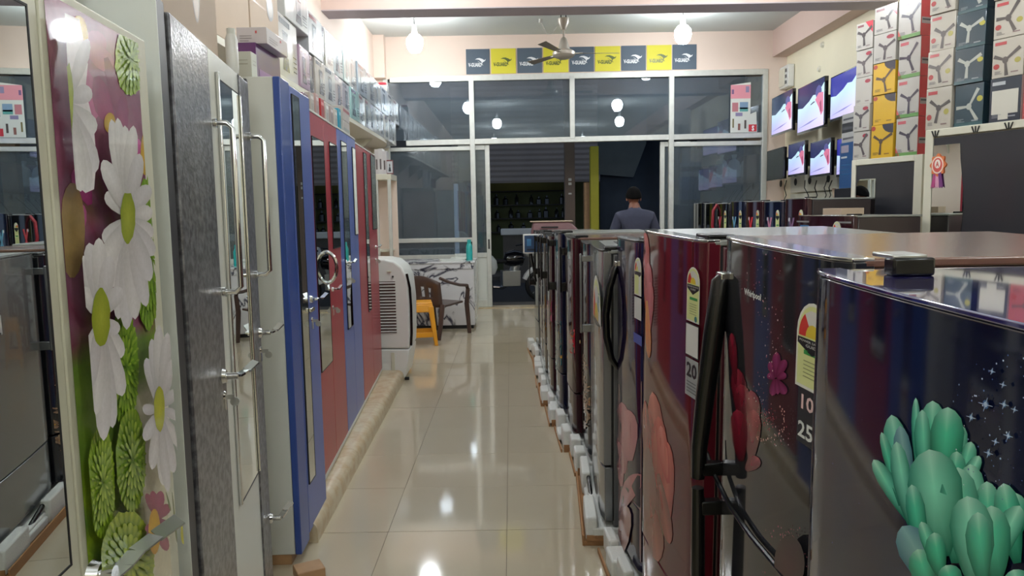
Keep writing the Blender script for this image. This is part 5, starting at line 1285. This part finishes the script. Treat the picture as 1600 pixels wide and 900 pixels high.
# ================================================================== RIGHT SIDE
# ---- televisions on the right wall
def tv(p0, p1, z0, z1, X, lab, on=1, seed=0):
    def DX(px): r = ray(px, 332 - RO * (px - 800)); return X * r.y / r.x
    D0, D1 = DX(p0), DX(p1)
    loc, rz, L = frame((X, D0), (X - .06, D1), z0)
    t = thing('television', lab, 'television', loc, rz, 'televisions on the right wall'); h = z1 - z0
    obj('housing', MB().box(0, L, .004, .05, 0, h), M['tv_black'], t, bev=.004)
    obj('bezel', MB().box(0, L, 0, .004, 0, .03).box(0, L, 0, .004, h - .012, h).box(0, .012, 0, .004, .03, h - .012).box(L - .012, L, 0, .004, .03, h - .012), M['tv_black'], t)
    obj('wall_mount', MB().box(L * .3, L * .7, .05, 4.44 - X - .02, h * .3, h * .7), M['black_matte'], t)
    if not on: obj('screen', MB().box(.012, L - .012, .001, .004, .03, h - .012), M['tv_off'], t); return t
    m_ = MB(); a, b, c, d = .012, L - .012, .03, h - .012; W = b - a; Hh = d - c
    def P(u, z): return (a + W * u, c + Hh * z)
    top = '2a2c8c' if on == 2 else ('1e2350' if seed % 2 else '22304a')
    nx = 8
    m_.add([(a, .0005, c), (b, .0005, c), (b, .0005, d), (a, .0005, d)], [(0, 1, 2, 3)], ['b0a8e8', 'd8c8f4', 'b8e8ec', 'b8f0e8'])
    m_.add([(P(u, z)[0], .0003, P(u, z)[1]) for u, z in [(0, .55), (.2, .52), (.45, .62), (.6, .72), (.75, .7), (1, .9), (1, 1), (0, 1)]], [tuple(range(8))], top)
    dec(m_, [P(.0, .08), P(.5, .17), P(.8, .2), P(.5, .13)], '7c78b8', .0002)
    if on == 1:
        ell(m_, *P(.8, .74), W * .11, Hh * .14, '4a4a80', .0001)
        dec(m_, [P(.68, .6), P(.8, .72), P(.97, .7), P(.98, .3), P(.9, .22), P(.82, .4)], 'c26a88', 0)
        dec(m_, [P(.84, .5), P(.9, .55), P(.92, .3), P(.88, .3)], '8a3458', -.0001)
        dec(m_, [P(.5, .54), P(.62, .58), P(.7, .56), P(.52, .52)], '3a3f60', -.0001)
    obj('screen', m_, M['screen_print'], t, decal=True); return t
def zX(px, py, X): return aX(px, py, X).z
for p0, p1, ya, yb_, X, lab_, on, sd in [
    (1203, 1241, 156, 215, 4.12, 'lit television at the upper left beside the window', 1, 0),
    (1243, 1291, 141, 212, 4.1, 'lit television in the middle of the upper row', 1, 1),
    (1293, 1346, 124, 192, 4.08, 'lit television with deep blue top, right end of the upper row', 2, 1),
    (1197, 1229, 237, 283, 4.08, 'switched off television at the lower left', 0, 0),
    (1230, 1262, 227, 277, 4.06, 'lit television next to the switched off one', 1, 3),
    (1264, 1303, 224, 278, 4.04, 'lit television in the middle of the lower row', 1, 1),
    (1305, 1345, 218, 277, 4.02, 'lit television at the right end of the lower row, partly behind the blue box', 2, 0)]:
    tv(p0, p1, zX(p0, yb_, X), zX(p0, ya, X), X, lab_, on, sd)
# shelf board with speaker holes and cables
wbd = thing('wall_board', 'cream board with dark oval holes under the lower televisions', 'board', (4.36, 11.6, 1.78), -PI / 2)
obj('panel', MB().box(0, 4.2, 0, .04, .02, .34), M['cream_metal'], wbd, bev=.004)
obj('ledge', MB().box(0, 4.2, -.2, .04, -.16, -.13), M['cream_metal'], wbd, bev=.004)
obj('lower_panel', MB().box(0, 4.2, 0.0, .04, -.13, .0), M['cream_metal'], wbd)
for px in (1220, 1243, 1265, 1294):
    u, z = lpx(wbd, px, 292, 0); obj('hole', MB().lathe((u, -.002, .18), [(0, -.001), (.055, -.001), (.055, .004)], 16, axis='y'), M['groove'], wbd)
for i, (px, x2) in enumerate(((1229, 1222), (1258, 1262), (1276, 1272), (1292, 1284), (1300, 1290))):
    a = aX(px, 282, 4.3); b = aX((px + x2) / 2 + 3, 305, 4.22); c = aX(x2, 320, 4.15)
    tag(obj('tv_cable', MB().tube([a, a + (b - a) * .5 + Vector((-.02, .03, 0)), b, c], .007, 6), M['wire_black'], smooth=True), 'thin black cable hanging below the televisions, %s from the window' % ['first', 'second', 'third', 'fourth', 'fifth'][i], 'cable', 'cables below the televisions')
st = obj('wooden_strut', MB().bar(aX(1200, 322, 4.2), aX(1210, 291, 4.3), .05, .04), M['carton_pale'], bev=.003); tag(st, 'pale wooden strut leaning at the left end of the board', 'strut')
st = obj('wooden_strut', MB().bar(aX(1303, 296, 4.2), aX(1308, 318, 4.1), .05, .04), M['carton_pale'], bev=.003); tag(st, 'pale wooden strut at the right end of the board beside the blue box', 'strut')
# electric box and rosettes high on the wall
a = aX(1232, 120, XR - .02)
eb = thing('switch_box', 'white electric switch box high on the right wall above the televisions', 'switch box', (XR - .01, a.y, a.z - .18), -PI / 2)
obj('box', MB().box(-.22, .22, -.1, 0, 0, .34), M['white_plastic'], eb, bev=.01); obj('cover', MB().box(-.2, .1, -.115, -.1, .03, .3), M['cream_metal'], eb, bev=.005)
for k in range(3): obj('switch', MB().box(.12, .17, -.112, -.1, .05 + k * .09, .1 + k * .09), M['wire_grey'], eb, bev=.003)
for i, (px, py) in enumerate(((1286, 70), (1281, 108))):
    a = aX(px, py, XR); o = obj('wall_hook', MB().lathe((0, 0, 0), [(0, -.03), (.03, -.03), (.045, 0), (0, 0)], 12, axis='x'), M['cream_metal'], smooth=True); o.location = a; tag(o, ['small round ceiling rose on the cream wall, upper', 'small hook on the cream wall above the upper televisions'][i], 'fitting')
# ---- refrigerators along the right wall, seen over the front row
cols = ['fr_black', 'fr_black', 'fr_black', 'fr_navy', 'fr_darkwine', 'fr_navy', 'fr_darkwine']
labs = ['black refrigerator at the far end of the right wall row', 'black refrigerator second from the window in the right wall row', 'black refrigerator with the long red handle in the right wall row', 'navy refrigerator with a pale blue print in the right wall row', 'dark refrigerator with a red print in the right wall row', 'dark refrigerator with a pink print in the right wall row', 'wine refrigerator nearest the television cables']
ra, rb = Vector((hor(1082, 11.4).x, 11.4)), Vector((hor(1262, 7.1).x, 7.1))
for i in range(7):
    a = ra + (rb - ra) * (i / 7 + .004); b = ra + (rb - ra) * ((i + 1) / 7 - .004)
    t, d, h = fridge(labs[i], a, b, .05, 1.66 - .01 * (i % 3), 1.66 - .01 * (i % 3), cols[i], 'fr_top_grey', 'fr_side_dark', dep=.62, bow=.008, group='refrigerators along the right wall')
    L = t['L']
    if i >= 2:
        o = energy_label(d, L * .72, L * .9, 1.22, 1.5, -.012, words=False)
        c = [0, 0, ('8a2a30', 'd0505a'), ('2a6a90', '7ab8d8'), ('a01828', 'e83a48'), ('8a4a70', 'd890b0'), ('4a2a50', '8a6a90')][i]
        m_ = MB()
        for s in (-1, 1):
            m_.add([(L * .4 - s * .07, -.011, 1.15), (L * .4 - s * .04, -.011, 1.15), (L * .4 + s * .08, -.011, 1.42), (L * .4 + s * .03, -.011, 1.42)], [(0, 1, 2, 3)], c[1])
        ell(m_, L * .3, 1.4, .02, .02, 'cfd6da', -.012)
        obj('flower_print', m_, M['print'], d, decal=True)
    if i == 2: obj('handle', MB().tube([(.06, 0, 1.58), (.05, -.05, 1.5), (.05, -.06, 1.3), (.05, -.03, 1.18)], .02, 8), mk('red_handle', 'a03440', .3, coat=.5), d, smooth=True, label='long red handle')
# lower display refrigerator and dark cartons in front of the cabinet
a = hor(1247, 6.7); b = hor(1300, 6.1)
t, d, h = fridge('dark low refrigerator with a blue sticker in front of the black cartons', (hor(1246, 6.9).x, 6.9), (hor(1332, 6.0).x, 6.0), .05, 1.5, 1.5, 'fr_darkwine', 'fr_top_grey', 'fr_side_dark', dep=.6, bow=.008, group='refrigerators along the right wall')
L = t['L']; m_ = MB(); rect(m_, L * .08, 1.22, L * .3, 1.36, '3a7ab0', -.006); rect(m_, .0, 1.385, L, 1.4, '8a8c8e', -.006); obj('sticker', m_, M['print'], d, decal=True)
energy_label(d, L * .7, L * .84, 1.12, 1.4, -.01, words=False)
o = thing('flat_carton', 'small cream carton on the dark refrigerator behind the front row', 'box', (hor(1275, 6.5).x + .06, 6.5, 1.504), t.rotation_euler.z)
obj('box', MB().box(0, .3, 0, .2, 0, .055), M['carton_pale'], o, bev=.003)
def stackbox(name, lab, px0, px1, D0, D1, z0, z1, m, dep=.4, group=None, prints=None):
    loc, rz, L = frame(hor(px0, D0), hor(px1, D1), z0); t = thing(name, lab, 'box', loc, rz, group); h = z1 - z0
    obj('box', MB().box(0, L, 0, dep, 0, h), M[m], t, bev=.003)
    if prints:
        mm_ = MB()
        for u0, v0, u1, v1, c in prints: rect(mm_, L * u0, h * v0, L * u1, h * v1, c, -.0015)
        obj('box_print', mm_, M['wall_print'], t, decal=True)
    return t
mk('box_black', '222228', .3, coat=.5); mk('box_blue', '2c5488', .35, coat=.5); mk('box_greyx', 'a8a8a8', .4, coat=.4)
mk('box_pinkx', 'c09088', .4)
zt_b = aY(1315, 297, 8.1).z
gp_ = []
for r in range(7):
    for c in range(3): gp_.append((.12 + c * .28, .38 + r * .08, .3 + c * .28, .43 + r * .08, '8a9294'))
stackbox('black_carton', 'tall black carton with a grid of small pictures beside the left cabinet', 1303, 1333, 8.35, 7.95, 0, zt_b + .12 - .1, 'box_black', prints=gp_)
stackbox('pink_box', 'small dull pink box between the black carton and the blue box', 1310, 1332, 8.3, 7.98, zt_b + .02, aY(1320, 303, 8.1).z + .02, 'box_pinkx') if aY(1320, 303, 8.1).z > zt_b else None
zb0 = aY(1320, 301, 8.1).z; zb1 = aY(1320, 222, 8.1).z
stackbox('blue_box', 'tall blue box standing on the black carton beside the left cabinet', 1310, 1333, 8.3, 7.98, zt_b + .02, zb1, 'box_blue', prints=[(.1, .78, .6, .94, 'a8a0b0'), (.1, .66, .5, .7, 'c8d0d8'), (.1, .3, .9, .32, '4a78a8'), (.1, .4, .7, .42, '4a78a8'), (.1, .5, .8, .52, '4a78a8')])
z2 = zb1
for i in range(3):
    z3 = aY(1320, 206 - i * 15, 8.1).z
    stackbox('slim_box', ['grey striped slim box directly on the blue box', 'dark slim box in the middle above the blue box', 'grey slim box topmost above the blue box'][i], 1312, 1333, 8.3, 8.0, z2 + .002, z3, 'box_black' if i == 1 else 'box_greyx', prints=[(.1, .3, .9, .5, '5a5a60')], group='slim boxes above the blue box'); z2 = z3
# ---- two cream framed cupboards with charcoal doors
def cupboard(lab, px0, px1, D0, D1, ztop, d1ext=None):
    loc, rz, L = frame(hor(px0, D0), hor(px1, D1)); t = thing('cupboard', lab, 'cupboard', loc, rz, 'cream framed cupboards on the right'); return t, L
cz1 = 2.06
LC, LL = cupboard('cream framed cupboard with a charcoal door and a small mirror, carrying yellow fan boxes', 1331, 1441, 7.6, 6.84, cz1)
zL = lpx(LC, 1385, 246)[1]
RC, RL = cupboard('larger cream framed cupboard with charcoal doors and a wavy edged mirror', 1444, 1660, 6.25, 5.28, 2.2)
zR = lpx(RC, 1525, 195)[1]
for t, L, h in ((LC, LL, zL), (RC, RL, zR)):
    obj('body', MB().box(0, L, .01, .5, .08, h), M['cream_metal'], t, bev=.004)
    obj('base', MB().box(.03, L - .03, .03, .48, 0, .08), M['dark_grey'], t)
def frame_bars(t, ua, ub, h, w0, w1, wt):
    obj('frame', MB().box(ua, ua + w0, -.02, .01, .08, h).box(ub - w1, ub, -.02, .01, .08, h).box(ua + w0, ub - w1, -.02, .01, h - wt, h).box(ua + w0, ub - w1, -.02, .01, .08, .14), M['cream_metal'], t, bev=.004)
u1 = lpx(LC, 1338, 300)[0]; u2 = lpx(LC, 1429, 300)[0]
frame_bars(LC, 0, LL, zL, u1, LL - u2, zL - lpx(LC, 1385, 255)[1])
d = obj('door', MB().box(u1 + .005, u2 - .005, -.012, .01, .145, lpx(LC, 1385, 256)[1]), M['charcoal_panel'], LC)
ma, mb_ = lpx(LC, 1338, 320)[0], lpx(LC, 1369, 320)[0]; zt1, zb1_ = lpx(LC, 1350, 280)[1], .35
mirror_strip(d, 0, 0, 0, 0, y=-.018, shape=[(ma + .01, zb1_), (mb_, zb1_), (mb_, zt1), (ma + .05, zt1), (ma + .02, zt1 - .03), (ma + .01, zt1 - .08)])
u1 = lpx(RC, 1457, 300)[0]
frame_bars(RC, 0, RL, zR, u1, .05, .06)
um = lpx(RC, 1640, 300)[0]
d = obj('door', MB().box(u1 + .005, RL - .055, -.012, .01, .145, zR - .07), M['charcoal_panel'], RC)
ma = u1 + .008; sh_ = [(ma, .3)]
zt1 = lpx(RC, 1480, 226)[1]
for i in range(15):
    z = .3 + (zt1 - .3) * i / 14; px = 1503 + 4 * math.sin((z - .3) * 6.2); sh_.append((lpx(RC, px, 330 - (z - 1.57) * 60)[0], z))
sh_.append((ma, zt1)); mirror_strip(d, 0, 0, 0, 0, y=-.018, shape=sh_)
# black clips along the top frame
for px, py in ((1465, 197), (1528, 190), (1580, 184)):
    u, z = lpx(RC, px, py)
    for k in (-1, 0, 1): obj('clip_prong', MB().bar((u + k * .012, -.024, zR - .06), (u + k * .03, -.026, zR - .012), .008, .006, up=(0, 1, 0)), M['black_matte'], RC)
# rosette
u, z = lpx(RC, 1465, 258, -.03)
q = wm(RC) @ Vector((u, -.03, z)); ro = thing('award_rosette', 'pink and orange ribbon rosette with a white letter on the right cupboard mirror', 'rosette', q, RC.rotation_euler.z)
m_ = MB(); ring = [((.062 + .008 * math.cos(8 * a)) * math.cos(a), (.085 + .01 * math.cos(8 * a)) * math.sin(a)) for a in [2 * PI * i / 48 for i in range(48)]]
obj('ruffle', MB().prism([(u_, 0, z_) for u_, z_ in ring], (0, .008, 0)), mk('rosette_orange', 'e07a4a', .6), ro)
m_ = MB(); ell(m_, 0, 0, .052, .07, 'f0d8c8', -.001); ell(m_, 0, 0, .042, .058, 'd8605a', -.0015); ell(m_, 0, .01, .026, .036, 'f4e8e0', -.002); text(m_, 'A', -.014, -.012, .014, .03, 'c04a40', -.0026, .03)
for s in (-1, 0, 1): dec(m_, [(s * .02 - .014, -.06), (s * .02 + .014, -.06), (s * .04 + .016, -.19), (s * .04, -.175), (s * .04 - .016, -.19)], ['b04a80', 'd89ab8', '7a4080'][s + 1], .001 - .0006 * (s + 1))
obj('rosette_print', m_, M['print'], ro, decal=True)
# ---- fan boxes stacked on the cupboards
def fanbox(cb, lab, u0, u1, z0, z1, body, blades, dep=.26, accent=None, side=None, group='', style='fan', seed=0):
    r = random.Random(seed); mw = wm(cb); q = mw @ Vector((u0, -.0 + r.uniform(-.012, .012), z0))
    t = thing('fan_box', lab, 'box', q, cb.rotation_euler.z + r.uniform(-.012, .012), group); L = u1 - u0 - .006; h = z1 - z0 - .003
    k = 'fanbox_' + body
    if k not in M: mk(k, body, .3, coat=1, bump=.28, bscale=6, stretch=(1, 1, .5), crough=.07, var=.05)
    obj('box', MB().box(0, L, 0, dep, 0, h), M[k], t, bev=.004)
    m_ = MB(); y = -.0015
    if accent:
        for a in accent:
            k2 = a[0]
            if k2 == 'tri': dec(m_, [(L * .55, h), (L, h), (L, h * .55)], a[1], y)
            if k2 == 'trib': dec(m_, [(0, 0), (L * .2, 0), (0, h * .25)], a[1], y)
            if k2 == 'band': rect(m_, L * .0, 0, L, h * .09, a[1], y)
            if k2 == 'arc': dec(m_, [(L * .5, h), (L, h), (L, h * .72)] + [(L * 1.0 - L * .5 * math.sin(q_), h - h * .28 * math.cos(q_)) for q_ in [PI / 8 * i for i in range(1, 4)]], a[1], y)
            if k2 == 'oval': ell(m_, L * .75, h * .84, L * .17, h * .07, a[1], y)
            if k2 == 'dot': ell(m_, L * a[2], h * a[3], L * .1, h * .07, a[1], y)
            if k2 == 'logo': rect(m_, L * .08, h * .84, L * .45, h * .92, a[1], y)
    y -= .0006
    if style == 'fan':
        cx, cz = L * r.uniform(.42, .58), h * r.uniform(.42, .55); a0 = r.uniform(-.3, .5)
        for i in range(3):
            a = a0 + i * 2 * PI / 3 + .6; ln = [.46, .32, .4][i] * min(L * 1.4, h); c_, s_ = math.cos(a), math.sin(a); w1, w2 = .008, .02
            e = Vector((cx + c_ * ln, cz + s_ * ln)); e.x = min(max(e.x, .01), L - .01); e.y = min(max(e.y, .012), h - .012)
            n_ = Vector((-(e.y - cz), e.x - cx)).normalized()
            dec(m_, [(cx - n_.x * w1, cz - n_.y * w1), (e.x - n_.x * w2 * .7, e.y - n_.y * w2 * .7), (e.x + n_.x * w2 * .7, e.y + n_.y * w2 * .7), (cx + n_.x * w1, cz + n_.y * w1)], blades, y)
        ell(m_, cx, cz, .022, .026, blades, y - .0004, 12)
    if style == 'label': rect(m_, L * .08, h * .18, L * .92, h * .72, 'cfccc0', y); rect(m_, L * .3, h * .05, L * .62, h * .18, 'cfccc0', y); rect(m_, L * .08, h * .84, L * .5, h * .92, 'b8bcc0', y)
    for k3 in range(3): rect(m_, L * .1, h * (.1 + .03 * k3), L * r.uniform(.25, .4), h * (.115 + .03 * k3), mixc(body, '404048' if body > '5' else 'e0e0e0', .5), y)
    rect(m_, L * .62, h * .1, L * .85, h * .13, mixc(body, '604048' if body > '5' else 'e0e0e0', .6), y)
    if side:
        x = L + .0015
        m_.add([(x, 0, 0), (x, dep, 0), (x, dep, h), (x, 0, h)], [(0, 1, 2, 3)], side)
        if side == 'c22c3c':
            v, f, (w_, h2) = text_mb('ON', 1, .02)
            m_.add([(x + .0006, dep * .3 + p_[0] / w_ * dep * .4, h * .72 + p_[1] / h2 * h * .1) for p_ in v], f, 'e8c0c4')
            m_.add([(x + .0006, .01, h * .3), (x + .0006, dep * .75, h * .3), (x + .0006, dep * .6, h * .46), (x + .0006, .01, h * .46)], [(0, 1, 2, 3)], '9a8a90')
            m_.add([(x + .0012, .02, h * .38), (x + .0012, dep * .5, h * .38), (x + .0012, dep * .45, h * .43), (x + .0012, .02, h * .42)], [(0, 1, 2, 3)], '3c3a48')
    obj('box_print', m_, M['wrap_print'], t, decal=True); return t
ordn = ['lowest', 'second lowest', 'third lowest', 'fourth lowest', 'fifth lowest', 'sixth lowest', 'topmost', 'uppermost']
def column(cb, p0, p1, pyref, zb, ys, defs, name, group):
    """ys: photo rows of the box tops, bottom first"""
    u0 = lpx(cb, p0, pyref)[0]; u1 = lpx(cb, p1, pyref)[0]; z = zb
    for i, (yy, df) in enumerate(zip(ys, defs)):
        z1 = lpx(cb, (p0 + p1) / 2 + .03 * (pyref - yy), yy)[1]
        fanbox(cb, '%s %s box of %s' % (ordn[i], df['n'], name), u0, u1, z, z1, df['b'], df['c'], dep=df.get('d', .26), accent=df.get('a'), side=df.get('s'), group=group, style=df.get('st', 'fan'), seed=len(bpy.data.objects)); z = z1
wh = dict(n='white fan', b='b8b4ad', c='5a5458', a=[('oval', 'a03848')]); wht = dict(n='white fan', b='bab6af', c='4a4648', a=[('tri', 'd03a4c'), ('logo', '8a5a60')])
yl = dict(n='yellow fan', b='d8ac28', c='5a4a40', a=[('arc', '3c3c48'), ('dot', 'b04838', .1, .9)])
rw = dict(n='red sided white fan', b='b9b5ae', c='4a4450', a=[('band', '6a9a58'), ('logo', 'c06068'), ('trib', 'd06a60')], s='c22c3c', d=.42)
tw = dict(n='white fan', b='bab3a6', c='56504e', a=[('logo', 'b8484c'), ('dot', 'a8a050', .82, .4), ('dot', 'b04040', .15, .3)])
tl = dict(n='dark teal fan', b='26404c', c='b0b4ac', a=[('band', '3a5a60'), ('dot', 'b8b04a', .88, .62)], s='1f3440', d=.3)
gtop = 'fan boxes on the left cupboard'; gr_ = 'fan boxes on the right cupboard'
column(LC, 1334, 1360, 200, zL, [205, 163, 120, 77, 34], [wh, wh, dict(wh, st='none'), wh, wht], 'the window end stack, left cupboard', gtop)
column(LC, 1362, 1397, 200, zL, [194, 147, 97, 51, 8], [yl, dict(yl, st='none'), yl, wh, wht], 'the middle stack, left cupboard', gtop)
column(LC, 1399, 1434, 200, zL, [183, 121, 59, -3, -64], [rw, rw, rw, rw, rw], 'the near stack, left cupboard', gtop)
column(RC, 1449, 1489, 150, zR, [136, 78, 20, -38], [tw, dict(tw, st='fan'), tw, tw], 'the first stack, right cupboard', gr_)
column(RC, 1491, 1537, 150, zR, [130, 74, 18, -38], [tl, tl, tl, tl], 'the second stack, right cupboard', gr_)
dk_ = dict(n='dark labelled', b='2c3440', c='b0b0a8', st='label', s='d8c8c4')
column(RC, 1547, 1597, 150, zR, [120, 58, -4, -60], [dk_, dict(tw), tw, tw], 'the third stack, right cupboard', gr_)
column(RC, 1599, 1650, 150, zR, [112, 50, -12], [dict(tw, s=None, b='b04a4a'), tw, tw], 'the fourth stack, right cupboard', gr_)
